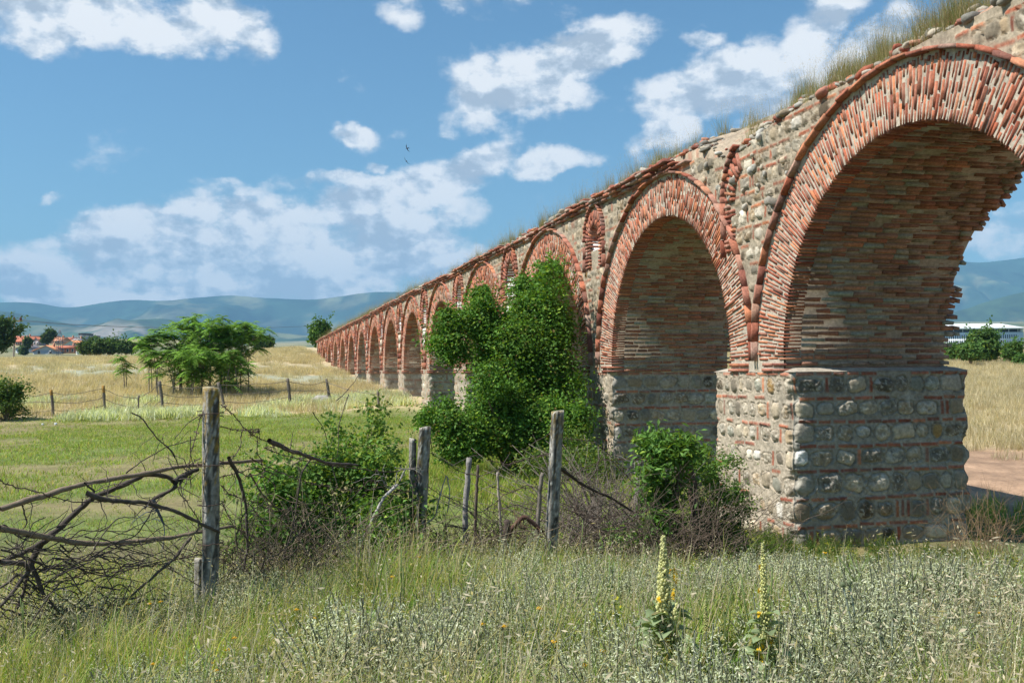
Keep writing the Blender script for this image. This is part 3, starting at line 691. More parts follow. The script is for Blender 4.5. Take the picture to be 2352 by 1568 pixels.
def clumpy(r, blobs, ncl, per, sig, shell=.55):
    """points gathered in clumps spread through ellipsoids (cx,cy,cz,rx,ry,rz)"""
    B = np.array(blobs, float); v = B[:, 3]*B[:, 4]*B[:, 5]; k = r.choice(len(B), ncl, p=v**.75/(v**.75).sum())
    d = norm(r.normal(0, 1, (ncl, 3))); rad = shell+(1-shell)*r.random((ncl, 1))**.6
    C = B[k, :3]+d*rad*B[k, 3:]; s = sig*r.uniform(.5, 1.4, (ncl, 1, 1))
    P = C[:, None, :]+r.normal(0, 1, (ncl, per, 3))*s*np.array([1, 1, .75])
    N = d[:, None, :]*.7+np.array([0, 0, .55])+r.normal(0, .55, (ncl, per, 3))
    cc = r.uniform(.75, 1.3, (ncl, 1))*np.ones((ncl, per)); return C, P.reshape(-1, 3), N.reshape(-1, 3), cc.reshape(-1)
def limbs(mb, base, targets, r, r0=.06, col=(.17, .13, .09), n=6, lift=.5):
    base = np.array(base, float)
    for T in targets:
        T = np.array(T, float); mid = base*.55+T*.45; mid[2] = base[2]+(T[2]-base[2])*lift; mid[:2] = base[:2]*.65+T[:2]*.35
        t = np.linspace(0, 1, 8)[:, None]; P = (1-t)**2*base+2*t*(1-t)*mid+t**2*T+r.normal(0, .012, (8, 3))*np.linalg.norm(T-base)*.3
        tube(mb, P, np.linspace(r0, r0*.18, 8)*r.uniform(.6, 1), col, n)
def tree(name, loc, blobs, ncl, per, sig, L, W, col, seed, label, cat, group=None, trunk_r=.08, nl=14, accent=None, bark=(.17, .13, .09), shell=.5, ground=None, rag=0):
    r = rng(seed); z = gz(loc[0], loc[1]) if ground is None else ground
    if rag: blobs = ([(b[0], b[1], b[2], b[3]*.74, b[4]*.74, b[5]*.78) for b in blobs] if rag == 3 else [])+[(b[0]+d[0]*b[3], b[1]+d[1]*b[4], max(b[2]+d[2]*b[5], .05), b[3]*s, b[4]*s, b[5]*s) for b in blobs for d, s in [(r.normal(0, .46, 3), r.uniform(.24, .55)) for _ in range(rag+2)]]
    root = empty(name, (loc[0], loc[1], z), 0, label, cat, group)
    C, P, N, cc = clumpy(r, blobs, ncl, per, sig, shell)
    sz = np.ptp(P[:, 2])+.01; fq = 5.5/sz**.8; ok = (P[:, 2] > .02) & ((fbm(P[:, 0]*fq+P[:, 1]*fq*.6+9, P[:, 2]*fq-P[:, 1]*fq*.5, seed, 3) > .40) | (r.random(len(P)) < .22)); P, N, cc = P[ok], N[ok], cc[ok]; c = np.array(col)*(cc[:, None]**1.5); yl = r.random(len(P)) < .18; c[yl] = c[yl]*np.array([1.9, 1.35, .9])
    if accent is not None:
        k = r.random(len(P)) < accent[1]; c[k] = np.array(accent[0])
    mb = MB(); leaves(mb, P, N, L, W, c, r)
    # loose sprigs standing out of the outline
    ns = max(8, ncl//7); Bk = np.array(blobs, float); k = r.choice(len(Bk), ns); d = norm(r.normal(0, 1, (ns, 3))+np.array([0, 0, .35])); s0 = Bk[k, :3]+d*Bk[k, 3:]*.9; up = np.array([0, 0, 1.])
    ln = np.minimum(Bk[k, 3:].mean(1)*r.uniform(.3, 1.1, ns), L*10)[:, None]; e0 = s0+(d*.6+up*.5)*ln; m = 13; u = r.random((ns, m, 1))**.8
    SP = (s0[:, None]*(1-u)+e0[:, None]*u+r.normal(0, 1, (ns, m, 3))*L*.45).reshape(-1, 3); okk = SP[:, 2] > .05; SP = SP[okk]
    leaves(mb, SP, r.normal(0, .7, SP.shape)+np.array([0, 0, .6]), L, W, np.array(col)*1.25, r)
    mb.build('crown', M_LEAF, root)
    tb = MB(); sel = C[r.choice(len(C), min(nl, len(C)), replace=False)]; limbs(tb, (0, 0, -.1), sel*np.array([.92, .92, .95]), r, trunk_r, bark)
    tb.build('trunk', M_BARK, root, smooth=True); return root
LEAFG = (.10, .215, .035)
def loc_at(x, y, Z):
    p = at(x, y, Z); return p

# --- big plum-like bush in front of the third arch (Z ~ 20 m)
def pxblob(x, y, Z, rx, ry, org, ryd=None):
    """ellipsoid whose picture centre/half size are given in px, relative to org"""
    c = at(x, y, Z); s = Z/FPX
    return (c[0]-org[0], c[1]-org[1], c[2]-org[2], rx*s, (ryd or rx)*s, ry*s)
bx, by = at(1170, 1100, 20.3)[:2]; org = np.array([bx, by, gz(bx, by)])
BL1 = [pxblob(1240, 730, 20.9, 75, 105, org), pxblob(1265, 650, 21.2, 38, 62, org), pxblob(1195, 680, 21.2, 26, 50, org), pxblob(1170, 830, 20.4, 100, 115, org, 80), pxblob(1270, 870, 20.3, 75, 130, org, 70), pxblob(1110, 740, 20.6, 45, 70, org),
       pxblob(1100, 690, 20.8, 22, 40, org), pxblob(1045, 790, 20.0, 40, 60, org), pxblob(1028, 745, 20, 24, 42, org), pxblob(1130, 960, 19.6, 92, 105, org, 85), pxblob(1240, 990, 19.6, 95, 100, org, 90), pxblob(1025, 950, 19.3, 30, 45, org), pxblob(985, 965, 19, 26, 22, org), pxblob(1320, 1000, 19.2, 45, 80, org, 30), pxblob(1060, 1010, 19, 60, 60, org)]
tree('broad_bush', (bx, by), BL1, 3000, 38, .15, .075, .045, LEAFG, 11, 'tall dense green bush growing against the third arch from the right', 'bush', trunk_r=.07, nl=26, accent=((.20, .15, .05), .02), shell=.4, rag=3)
# --- shrubs along the near fence
def shrub(name, x, ybase, Z, blobs, ncl, per, sig, L, W, col, seed, label, cat='shrub', group=None, **kw):
    kw.setdefault('rag', 7)
    p = at(x, ybase, Z); o = np.array([p[0], p[1], gz(p[0], p[1])])
    return tree(name, (p[0], p[1]), [pxblob(*b[:5], o, *(b[5:] or ())) for b in blobs], ncl, per, sig, L, W, col, seed, label, cat, group, **kw)
shrub('bramble_shrub', 760, 1250, 8.6, [(720, 1130, 8.6, 110, 85, 90), (850, 1080, 9.0, 75, 75, 60), (640, 1150, 8.2, 55, 60), (800, 1200, 8.4, 130, 70, 80), (910, 1150, 9.0, 50, 90), (770, 1050, 9, 40, 45), (700, 1240, 8.4, 120, 70), (850, 1260, 8.6, 110, 60), (600, 1230, 8, 50, 60)], 900, 30, .085, .045, .03, (.115, .22, .045), 21, 'leafy green bramble between the lichened post and the second concrete post', trunk_r=.025, nl=40, bark=(.19, .15, .11), shell=.3)
shrub('young_ash_shrub', 1530, 1240, 10.8, [(1520, 1060, 10.8, 52, 50), (1495, 1015, 10.8, 24, 22), (1562, 1030, 10.8, 28, 28), (1525, 1130, 10.8, 42, 60), (1520, 1225, 10.6, 50, 60), (1455, 1230, 10.7, 40, 40)], 210, 24, .085, .095, .035, (.11, .22, .045), 22, 'young bright green shrub with long leaves in front of the second pier', trunk_r=.02, nl=24, shell=.3)
shrub('thorn_shrub', 1645, 1240, 11.4, [(1640, 1075, 11.5, 45, 40), (1660, 1130, 11.4, 55, 70), (1690, 1180, 11.3, 30, 45), (1610, 1160, 11.2, 38, 55), (1595, 1090, 11.4, 22, 40), (1650, 1230, 11.3, 60, 60), (1600, 1240, 11.2, 50, 50)], 520, 30, .065, .032, .022, (.11, .21, .045), 23, 'small leaved green shrub leaning on the left corner of the near pier', trunk_r=.02, nl=30, shell=.3)
shrub('hedge_shrub', 1370, 1150, 13.5, [(1330, 1040, 13.5, 60, 55), (1400, 1080, 13.2, 50, 50), (1250, 1060, 13, 50, 40)], 170, 26, .09, .04, .028, (.11, .18, .04), 24, 'yellowish green shrub behind the third concrete post', trunk_r=.02, nl=30, bark=(.3, .24, .2), shell=.3)
shrub('climbing_shoots', 820, 1130, 9.3, [(780, 1000, 9.3, 26, 60), (850, 985, 9.3, 24, 60), (880, 1000, 9.2, 22, 50), (760, 960, 9.3, 8, 30)], 60, 16, .07, .05, .028, (.13, .23, .05), 25, 'light green upright shoots rising above the bramble', trunk_r=.012, nl=18, shell=.2)
# dead twiggy brush in front of the second pier
def twigs(name, x, y, Z, w, h, n, seed, label, col=(.24, .20, .17), rad=.006):
    r = rng(seed); p = at(x, y, Z); o = np.array([p[0], p[1], gz(p[0], p[1])]); root = empty(name, tuple(o), 0, label, 'dead shrub')
    mb = MB()
    for k in range(n):
        b = np.array([r.normal(0, w*.22), r.normal(0, .2), 0]); t = np.array([r.normal(0, w*.5), r.normal(0, .4), h*r.uniform(.35, 1.05)])
        P = wiggle(b, t, 9, .10, r); tube(mb, P, np.linspace(rad, rad*.35, 9), np.array(col)*r.uniform(.5, 1.3), 4)
        for q in range(3):
            i = r.integers(3, 8); d = r.normal(0, .22, 3); tube(mb, wiggle(P[i], P[i]+d, 4, .04, r), [rad*.5, rad*.4, rad*.35, rad*.25], np.array(col)*r.uniform(.6, 1.3), 3)
    mb.build('stems', M_BARK, root); return root
twigs('dead_brush', 1400, 1200, 11.3, 1.7, 1.2, 190, 31, 'grey leafless brush tangled before the second pier')
twigs('dead_brush', 1560, 1240, 10.3, 1.5, 1.0, 130, 38, 'brown leafless brush in front of the young bright shrub', (.17, .13, .10), .005)
twigs('dead_brush', 1180, 1250, 9.6, 1.5, .8, 80, 32, 'dark dead brush lying between the second and third concrete posts', (.10, .075, .06))
twigs('dead_brush', 1060, 1270, 9.0, 1.0, .55, 60, 36, 'low dark brush heaped under the gap in the fence', (.08, .06, .05))
twigs('dead_brush', 600, 1330, 7.0, 1.1, .85, 60, 37, 'dark dead brush right of the lichened post', (.10, .08, .06), .005)
twigs('dead_brush', 700, 1300, 7.6, 1.6, .75, 70, 33, 'pale dry canes in front of the bramble', (.22, .17, .12), .005)
twigs('dry_weed', 2270, 1260, 12.2, .75, .95, 46, 34, 'brown dried weed beside the right edge of the near pier', (.26, .17, .10), .0032)
twigs('dry_weed', 2215, 1250, 12.0, .5, .8, 26, 35, 'orange brown dead weed at the base of the near pier', (.28, .19, .11), .003)

# --- ailanthus saplings with feather leaves
def pinnate(mb, base, dr, L, r, col, npair=9, drop=.35):
    up = np.array([0, 0, 1.]); t = np.linspace(0, 1, npair+2); P = base+dr*L*t[:, None]; P[:, 2] -= drop*L*t**2.0
    tube(mb, P[::3] if npair > 6 else P, .006, np.array(col)*1.2, 3, cap=False)
    T = norm(np.gradient(P, axis=0)); side = norm(np.cross(T, up)); n = len(P)-1
    for sg in (-1, 1):
        b = P[1:]; d = norm(side[1:]*sg+T[1:]*.35-up*.30+r.normal(0, .1, (n, 3))); l = L*.25*np.sin(np.clip(t[1:]*2.6+.35, 0, 3.0))[:, None]+.03
        wv = norm(np.cross(d, up))*l*.24; m = b+d*l*.4; e = b+d*l
        V = np.stack([b, m+wv, e, m-wv], 1).reshape(-1, 3); i = np.arange(n)*4
        c = np.array(col)*r.uniform(.75, 1.25, (n, 1)); mb.add(V, np.stack([i, i+1, i+2, i+3], 1), np.repeat(c, 4, 0))
AIL = (.19, .34, .06)
def ailanthus(x, ybase, Z, ytop, spread, seed, label, nst=3, nlv=26, dx=0, Lf=.72, bare=.12):
    r = rng(seed); p = at(x, ybase, Z); g = gz(p[0], p[1]); root = empty('tree_of_heaven_sapling', (p[0], p[1], g), 0, label, 'sapling', 'feathery leaved saplings in the thicket')
    H = (at(x, ytop, Z)[2]-g); tb, lb = MB(), MB(); sp = spread*Z/FPX
    nlv = int(nlv*1.5)
    for k in range(nst):
        b = np.array([r.normal(0, .2), r.normal(0, .3), -.05]); top = np.array([dx*Z/FPX+r.normal(0, sp*.5), r.normal(0, sp*.5), H*r.uniform(.72, .93) if k else H*.93]); P = wiggle(b, top, 9, .07*H/3, r)
        P[:, :2] = b[:2]+(P[:, :2]-b[:2])*(np.linspace(0, 1, 9)[:, None]**1.4)
        tube(tb, P, np.linspace(.035, .012, 9), (.26, .22, .17), 6)
        nt_ = max(4, nlv//7)
        for q in range(nt_):                               # leaves burst from the ends of short branches
            u = 1.0 if q == 0 else bare+(1-bare)*r.random()**.6; i = min(u*8, 7.99); i0 = int(i); pt = P[i0]+(P[i0+1]-P[i0])*(i-i0); a = r.uniform(0, 2*math.pi)
            if q:
                d = np.array([math.cos(a), math.sin(a), r.uniform(.3, 1.1)]); tip = pt+d*r.uniform(.2, 1.1)*sp*.9*(.5+.6*u); tube(tb, [pt, (pt+tip)/2+np.array([0, 0, -.04]), tip], [.013, .010, .007], (.26, .24, .16), 5)
            else: tip = pt
            br = r.uniform(.75, 1.35)
            for h in range(11):
                a = h*2.4+r.normal(0, .25); e = r.uniform(-.15, .95); dd = np.array([math.cos(a)*math.cos(e), math.sin(a)*math.cos(e), math.sin(e)])
                pinnate(lb, tip, dd, Lf*r.uniform(.55, 1.1), r, np.array(AIL)*br*r.uniform(.85, 1.2), 8, r.uniform(.35, .8))
    tb.build('trunk', M_BARK, root, smooth=True); lb.build('crown', M_LEAF, root); return root
for a in [(352, 905, 50, 765, 32, 1, 'leftmost sapling of the thicket, its leaves leaning left', 3, 34, -20), (415, 910, 51, 742, 34, 2, 'bushy sapling standing just right of the leftmost one in the thicket', 4, 46, -8),
          (440, 900, 53, 722, 40, 3, 'tallest sapling near the middle of the thicket, bright green top', 5, 60, 0), (478, 912, 50, 735, 36, 4, 'sapling in the middle of the thicket directly above the lichened post', 4, 50, 4),
          (505, 908, 51, 742, 34, 5, 'sapling to the right of the thicket middle with drooping leaves', 4, 44, 4), (535, 905, 52, 745, 34, 6, 'second sapling from the right edge of the thicket', 4, 44, 10),
          (556, 900, 50, 735, 34, 7, 'rightmost sapling of the thicket with an arching top', 3, 44, 26), (455, 915, 48, 800, 34, 9, 'low sapling at the front of the thicket', 4, 34, 0), (525, 915, 48, 800, 30, 10, 'short sapling at the right front of the thicket', 3, 26, 0), (385, 912, 48, 800, 28, 11, 'short sapling at the left front of the thicket', 3, 26, -10)]:
    ailanthus(a[0], a[1], a[2], a[3], a[4], 600+a[5], a[6], a[7], a[8], a[9])
ailanthus(283, 870, 52, 818, 16, 640, 'small lone sapling standing left of the thicket in the dry grass', 2, 14, 0, .6, .3)

# --- farther trees
def far_tree(x, yb, yt, wpx, Z, seed, label, col=(.065, .12, .035), name='field_tree', cat='tree', group=None, n=1.0, zb=None):
    r = rng(seed); p = at(x, yb, Z); s = Z/FPX; g = p[2]; H = (yb-yt)*s; R = wpx*.5*s
    bl = [(0, 0, H*.55, R*.8, R*.8, H*.42)]+[(r.uniform(-.6, .6)*R, r.uniform(-.6, .6)*R, H*r.uniform(.3, .8), R*r.uniform(.3, .5), R*r.uniform(.3, .5), H*r.uniform(.16, .26)) for _ in range(9)]
    L = max(.10, Z*.0019)
    return tree(name, (p[0], p[1]), bl, int(230*n), 13, R*.10, L*1.5, L, col, seed, label, cat, group, trunk_r=max(.1, R*.06), nl=10, ground=g, shell=.45)
far_tree(-15, 825, 722, 105, 120, 701, 'large dark tree at the left edge of the field beside the utility pole', n=3.5)
r_ = shrub('field_bush', 15, 965, 40, [(10, 925, 40, 40, 40), (30, 905, 40, 26, 26), (0, 900, 40, 30, 22), (45, 900, 40, 12, 12)], 190, 30, .16, .11, .07, (.08, .15, .035), 702, 'green bush at the far left end of the field fence', trunk_r=.04)
far_tree(738, 815, 727, 56, 118, 703, 'rounded green tree at the far end of the aqueduct', (.07, .15, .03), n=1.6)
for i, (x, yb, yt, w, lab) in enumerate([(205, 816, 784, 56, 'bushy green tree at the town edge, left of the low hedge of trees'), (250, 816, 778, 60, 'wide green tree behind the golden field, left of the thicket'), (290, 814, 782, 50, 'green tree half hidden behind the lone sapling'), (618, 806, 775, 24, 'small dark tree peeking out right of the thicket'), (595, 806, 770, 34, 'dark tree behind the right side of the thicket')]):
    far_tree(x, yb, yt, w, 175, 710+i, lab, group='trees beyond the dry field', n=.9)
for i, (x, yb, yt, w, Z, lab) in enumerate([(2266, 842, 748, 78, 84, 'largest green bush before the white building'), (2195, 838, 788, 66, 88, 'green bush beside the broken vault edge, left of the largest one'), (2322, 842, 785, 48, 82, 'low rounded bush right of the largest bush by the building'), (2350, 845, 815, 40, 78, 'small green bush at the right edge below the building'), (2230, 832, 792, 60, 80, 'low shrub in front of the white building, left of centre')]):
    far_tree(x, yb, yt, w, Z, 730+i, lab, (.08, .16, .04), 'field_bush', 'bush', 'bushes before the white building', n=1.3 if i else 2.2)
for i, (x, yb, yt, w, lab) in enumerate([(64, 800, 774, 14, 'grey green round tree above the left roofs'), (112, 772, 752, 0, ''), (115, 780, 757, 24, 'tree rising above the long red roofs'), (108, 790, 766, 22, 'dark green tree between the brick houses'), (54, 816, 797, 16, 'small tree in front of the grey gable'), (215, 796, 775, 26, 'tree between the orange roofed houses'), (330, 806, 782, 26, 'tree by the pale roof right of the brick house'), (228, 818, 798, 16, 'tiny tree beside the brick house')]):
    if w: far_tree(x if i < 6 else {6: 330, 7: 228}[i], yb, yt, w, 330, 740+i, lab, (.065, .11, .04), 'town_tree', 'tree', 'trees among the houses', n=.35)

# ------------------------------------------------------------------ grass and weeds (uncountable, scattered as instances)
def blades(mb, r, n, rad, h, w, cols, bend=.5, heads=0, hcol=(.5, .42, .28), hl=.05, splay=.35):
    a = r.uniform(0, 6.283, n); q = rad*np.sqrt(r.random(n)); b = np.stack([np.cos(a)*q, np.sin(a)*q, np.full(n, -.03)], 1)
    H = h*r.uniform(.45, 1.15, n); da = r.uniform(0, 6.283, n); sp = r.uniform(0, splay, n)*H; bd = r.uniform(0, bend, n)*H
    D = np.stack([np.cos(da), np.sin(da), 0*da], 1); S = np.stack([-np.sin(da), np.cos(da), 0*da], 1); k = 4; t = np.linspace(0, 1, k)
    V = np.zeros((n, k*2, 3)); 
    for i in range(k):
        c = b+D*(sp*t[i]+bd*t[i]**2.5)[:, None]; c[:, 2] += H*t[i]-bd*.35*t[i]**3; ww = w*(1-t[i]**1.5*.92)
        V[:, 2*i] = c+S*ww/2; V[:, 2*i+1] = c-S*ww/2
    tip = c
    f = np.array([[0, 1, 3, 2], [2, 3, 5, 4], [4, 5, 7, 6]]); F = f[None]+(np.arange(n)*8)[:, None, None]
    cols = np.asarray(cols, float); c_ = cols[r.integers(0, len(cols), n)]*r.uniform(.75, 1.25, (n, 1))
    mb.add(V.reshape(-1, 3), F.reshape(-1, 4), np.repeat(c_, 8, 0))
    if heads:
        sel = r.random(n) < heads; T = tip[sel]; m = len(T)
        for j in range(5):                               # drooping spikelets
            o = r.normal(0, hl*.35, (m, 3)); o[:, 2] = -abs(o[:, 2])-j*hl*.25
            leaves(mb, T+o, np.array([0, 0, .3])+r.normal(0, 1, (m, 3)), hl*.24, hl*.065, hcol, r, .1)
def clump(name, fn): mb = MB(); fn(mb); return bpy.data.objects.new(name, mb.mesh(name, M_GRASS))
def scatter(name, variants, P, scl, seed, label, cat, var=None, tilt=.12):
    r = rng(seed); n = len(P); me = bpy.data.meshes.new(name); me.vertices.add(n); me.vertices.foreach_set('co', P.astype(np.float32).reshape(-1))
    rot = np.stack([r.normal(0, tilt, n), r.normal(0, tilt, n), r.uniform(0, 6.283, n)], 1)
    me.attributes.new('rot', 'FLOAT_VECTOR', 'POINT').data.foreach_set('vector', rot.astype(np.float32).reshape(-1))
    me.attributes.new('scl', 'FLOAT', 'POINT').data.foreach_set('value', np.asarray(scl, np.float32))
    me.attributes.new('var', 'INT', 'POINT').data.foreach_set('value', (r.integers(0, len(variants), n) if var is None else var).astype(np.int32))
    o = bpy.data.objects.new(name, me); COL.objects.link(o); tag(o, label, cat, kind='stuff')
    g = bpy.data.node_groups.new(name, 'GeometryNodeTree'); g.interface.new_socket('Geometry', in_out='INPUT', socket_type='NodeSocketGeometry'); g.interface.new_socket('Geometry', in_out='OUTPUT', socket_type='NodeSocketGeometry')
    gi = g.nodes.new('NodeGroupInput'); go = g.nodes.new('NodeGroupOutput'); L = g.links.new
    ip = g.nodes.new('GeometryNodeInstanceOnPoints'); L(gi.outputs[0], ip.inputs['Points'])
    ci = g.nodes.new('GeometryNodeCollectionInfo'); co_ = bpy.data.collections.new(name+' kinds')
    for i, v in enumerate(variants): v.name = '%s_%02d' % (name, i); co_.objects.link(v)
    ci.inputs['Collection'].default_value = co_; ci.inputs['Separate Children'].default_value = True; ci.inputs['Reset Children'].default_value = True
    L(ci.outputs[0], ip.inputs['Instance']); ip.inputs['Pick Instance'].default_value = True
    def attr(nm, t):
        a = g.nodes.new('GeometryNodeInputNamedAttribute'); a.data_type = t; a.inputs['Name'].default_value = nm; return a.outputs[0]
    L(attr('var', 'INT'), ip.inputs['Instance Index']); L(attr('rot', 'FLOAT_VECTOR'), ip.inputs['Rotation']); L(attr('scl', 'FLOAT'), ip.inputs['Scale'])
    L(ip.outputs[0], go.inputs[0]); md = o.modifiers.new('scatter', 'NODES'); md.node_group = g
    o.data.materials.append(M_GRASS); return o
def spots(r, n, Y0, Y1, half=.60, pw=2.0):
    """random ground points in front of the camera, evenly spread over the ground"""
    y = (Y0**pw+(Y1**pw-Y0**pw)*r.random(n))**(1/pw); x = y*r.uniform(-half, half, n); return x, y
GRN = [(.20, .33, .045), (.27, .40, .06), (.15, .26, .03), (.37, .40, .10), (.46, .40, .17)]
DRY = [(.54, .48, .33), (.48, .42, .28), (.42, .35, .22), (.62, .56, .42)]
SIL = [(.60, .65, .46), (.70, .73, .56), (.48, .54, .36), (.64, .67, .47)]
r = rng(50)
g_green = [clump('c', lambda m, q=q: (blades(m, rng(q), 26, .09, .42, .006, GRN, .6), blades(m, rng(q+9), 3, .09, .55, .004, DRY, .4, .7, (.50, .44, .30), .09))) for q in range(5)]
g_oat = [clump('c', lambda m, q=q: (blades(m, rng(q), 12, .08, .34, .005, GRN+DRY, .6), blades(m, rng(q+9), 9, .10, .62, .0035, DRY, .5, 1.0, (.56, .49, .36), .13))) for q in range(20, 24)]
def artemisia(m, q, h=.42):
    rr = rng(q)
    for k in range(11):
        t = np.array([rr.normal(0, .11), rr.normal(0, .11), h*rr.uniform(.6, 1.1)]); P = wiggle((rr.normal(0, .03), rr.normal(0, .03), -.03), t, 6, .03, rr); tube(m, P, .003, (.24, .26, .19), 3, cap=False)
        n = 86; u = rr.uniform(.15, 1, n); Q = np.stack([np.interp(u, np.linspace(0, 1, 6), P[:, i]) for i in range(3)], 1)+rr.normal(0, .012, (n, 3))
        leaves(m, Q, rr.normal(0, .6, (n, 3))+np.array([0, 0, .5]), .017, .0055, np.array(SIL)[rr.integers(0, 4, n)], rr, .15)
patch = lambda x, y, s, f=1.0: fbm(x*f, y*f, s, 3)
def silver(x, y):
    s = np.clip((patch(x, y, 74, .8)-.60)*12, 0, .8)
    for cx, cy, ra, rb in ((-.52, 4.9, .45, .5), (.72, 7.2, .7, .6), (-1.7, 6.6, .6, .5), (-1.45, 4.4, .3, .3), (-.15, 5.3, .28, .35), (1.9, 7.6, .8, .8), (2.9, 6.2, .8, .8), (1.75, 5.0, .45, .5), (2.9, 8.6, .9, .7), (2.2, 4.6, .4, .3), (.35, 4.5, .3, .3), (-2.5, 6.0, .4, .5)):
        s = np.maximum(s, np.exp(-((x-cx)/ra)**4-((y-cy)/rb)**4))
    return s*.95
g_sil = [clump('c', lambda m, q=q: artemisia(m, q)) for q in range(60, 65)]
def herb(m, q, col=(.08, .14, .03), h=.3, fl=None):
    rr = rng(q)
    for k in range(9):
        t = np.array([rr.normal(0, .10), rr.normal(0, .10), h*rr.uniform(.6, 1.1)]); P = wiggle((0, 0, -.02), t, 5, .02, rr); tube(m, P, .002, col, 3, cap=False)
        n = 26; u = rr.uniform(.15, 1, n); Q = np.stack([np.interp(u, np.linspace(0, 1, 5), P[:, i]) for i in range(3)], 1)+rr.normal(0, .010, (n, 3))
        leaves(m, Q, rr.normal(0, .6, (n, 3))+np.array([0, 0, .5]), .026, .012, col, rr, .15)
        if fl: leaves(m, t+rr.normal(0, .012, (6, 3)), rr.normal(0, .4, (6, 3))+np.array([0, 0, 1]), .014, .012, fl, rr, .1)
g_herb = [clump('c', lambda m, q=q: herb(m, q)) for q in range(70, 73)]+[clump('c', lambda m: herb(m, 74, (.13, .20, .05), .34, (.45, .42, .03)))]
def place(name, var, n, Y0, Y1, dens, s0, s1, seed, label, cat, pw=2.0, half=.62, extra=None, sink=0):
    rr = rng(seed); x, y = spots(rr, n, Y0, Y1, half, pw); W = wall_w(x, y); T = wall_t(x, y)
    pier_ = np.zeros(n, bool)
    for a, b in PIERS: pier_ |= (T > a-.05) & (T < b+.05) & (W > -.05) & (W < 2.8)
    keep = ~pier_ & (rr.random(n) < dens(x, y, W, T)); x, y = x[keep], y[keep]; z = terrain(x, y)-sink
    return scatter(name, var, np.stack([x, y, z], 1), rr.uniform(s0, s1, len(x))*(1-.45*sstep(7, 10.5, y)*(y < 15))*np.where(y < 13, .55+.95*fbm(x*1.3+seed, y*1.3, 33, 3), 1)*np.where((x < -1.0) & (y < 7.5), .72, 1), seed, label, cat)
near = lambda x, y: sstep(11.5, 6.0, y+(fbm(x*.8, y*.8, 71)-.5)*3+np.clip(-x-.6, 0, 5)*.8)
wallside = lambda x, y, W, T: sstep(1.6, .4, np.abs(W+.2))*(T < 13)
place('tall_grass', g_green, 14000, 3.3, 13.5, lambda x, y, W, T: near(x, y)*(W < .8)*np.clip((patch(x, y, 72)-.30)*4, .15, 1)*(1-.93*silver(x, y))*(1+.8*np.exp(-((x-.5)/1.0)**2-((y-6.3)/1.6)**2)), .65, 1.35, 81, 'tall green grass filling the foreground weeds', 'grass', 1.7)
place('wild_oats', g_oat, 4200, 3.3, 13.5, lambda x, y, W, T: near(x, y)*(W < .8)*np.clip((patch(x, y, 73)-.42)*5, .08, .9)*(1-.5*silver(x, y)), .6, 1.15, 82, 'pale dry wild oats among the foreground weeds', 'grass', 1.7)
g_brn = [clump('c', lambda m, q=q: blades(m, rng(q), 14, .12, .40, .004, [(.30, .19, .11), (.36, .25, .15), (.24, .14, .08)], .5, .8, (.38, .26, .16), .09)) for q in range(160, 163)]
place('brown_stalks', g_brn, 3600, 3.3, 12.5, lambda x, y, W, T: near(x, y)*(W < 1)*np.clip((x-1.0)/1.8, .04, .75)*np.clip((patch(x, y, 79)-.35)*4, 0, 1), .6, 1.2, 93, 'brown dried stalks among the weeds at lower right', 'grass', 1.7)
sil_patch = lambda x, y: silver(x, y)
place('silver_wormwood', g_sil, 16000, 3.3, 14.5, lambda x, y, W, T: np.maximum(near(x, y), .0)*(W < 1.0)*np.clip(sil_patch(x, y), 0, 1), .6, 1.1, 83, 'silvery grey green wormwood clumps spread over the foreground', 'ground plants', 1.7)
place('green_herbs', g_herb, 6500, 5, 14, lambda x, y, W, T: np.where((x > 2.6) & (y > 8.5) & (W < 1.6), .8, .10*near(x, y)), .6, 1.2, 84, 'low bright green herbs at the foot of the near pier', 'ground plants', 1.7)
# grass under the shrubs and behind the fence, up to the mown field
g_mid = [clump('c', lambda m, q=q: blades(m, rng(q), 34, .16, .30, .010, GRN, .7)) for q in range(100, 103)]
place('rough_grass', g_mid, 5200, 9, 24, lambda x, y, W, T: (W < .6)*sstep(-6.5, -2.0, W+(fbm(x*.5, y*.5, 75)-.5)*3), .6, 1.3, 85, 'rough green grass between the fence and the aqueduct', 'grass', 1.9)
g_mown = [clump('c', lambda m, q=q: blades(m, rng(q), 60, .42, .075, .010, GRN+[(.24, .20, .10)], .8, splay=.8)) for q in range(110, 113)]
place('mown_grass', g_mown, 15000, 5, 41, lambda x, y, W, T: (W < -1.0)*(1-near(x, y))*(.35+.65*(fbm(x*.35, y*.35, 11) < .55)), .8, 1.5, 86, 'short green mown grass of the field', 'grass', 1.9, .62)
place('field_tufts', g_mid, 700, 8, 40, lambda x, y, W, T: (W < -1)*(1-near(x, y))*.8, .25, .7, 94, 'scattered taller tufts in the mown field', 'grass', 1.7)
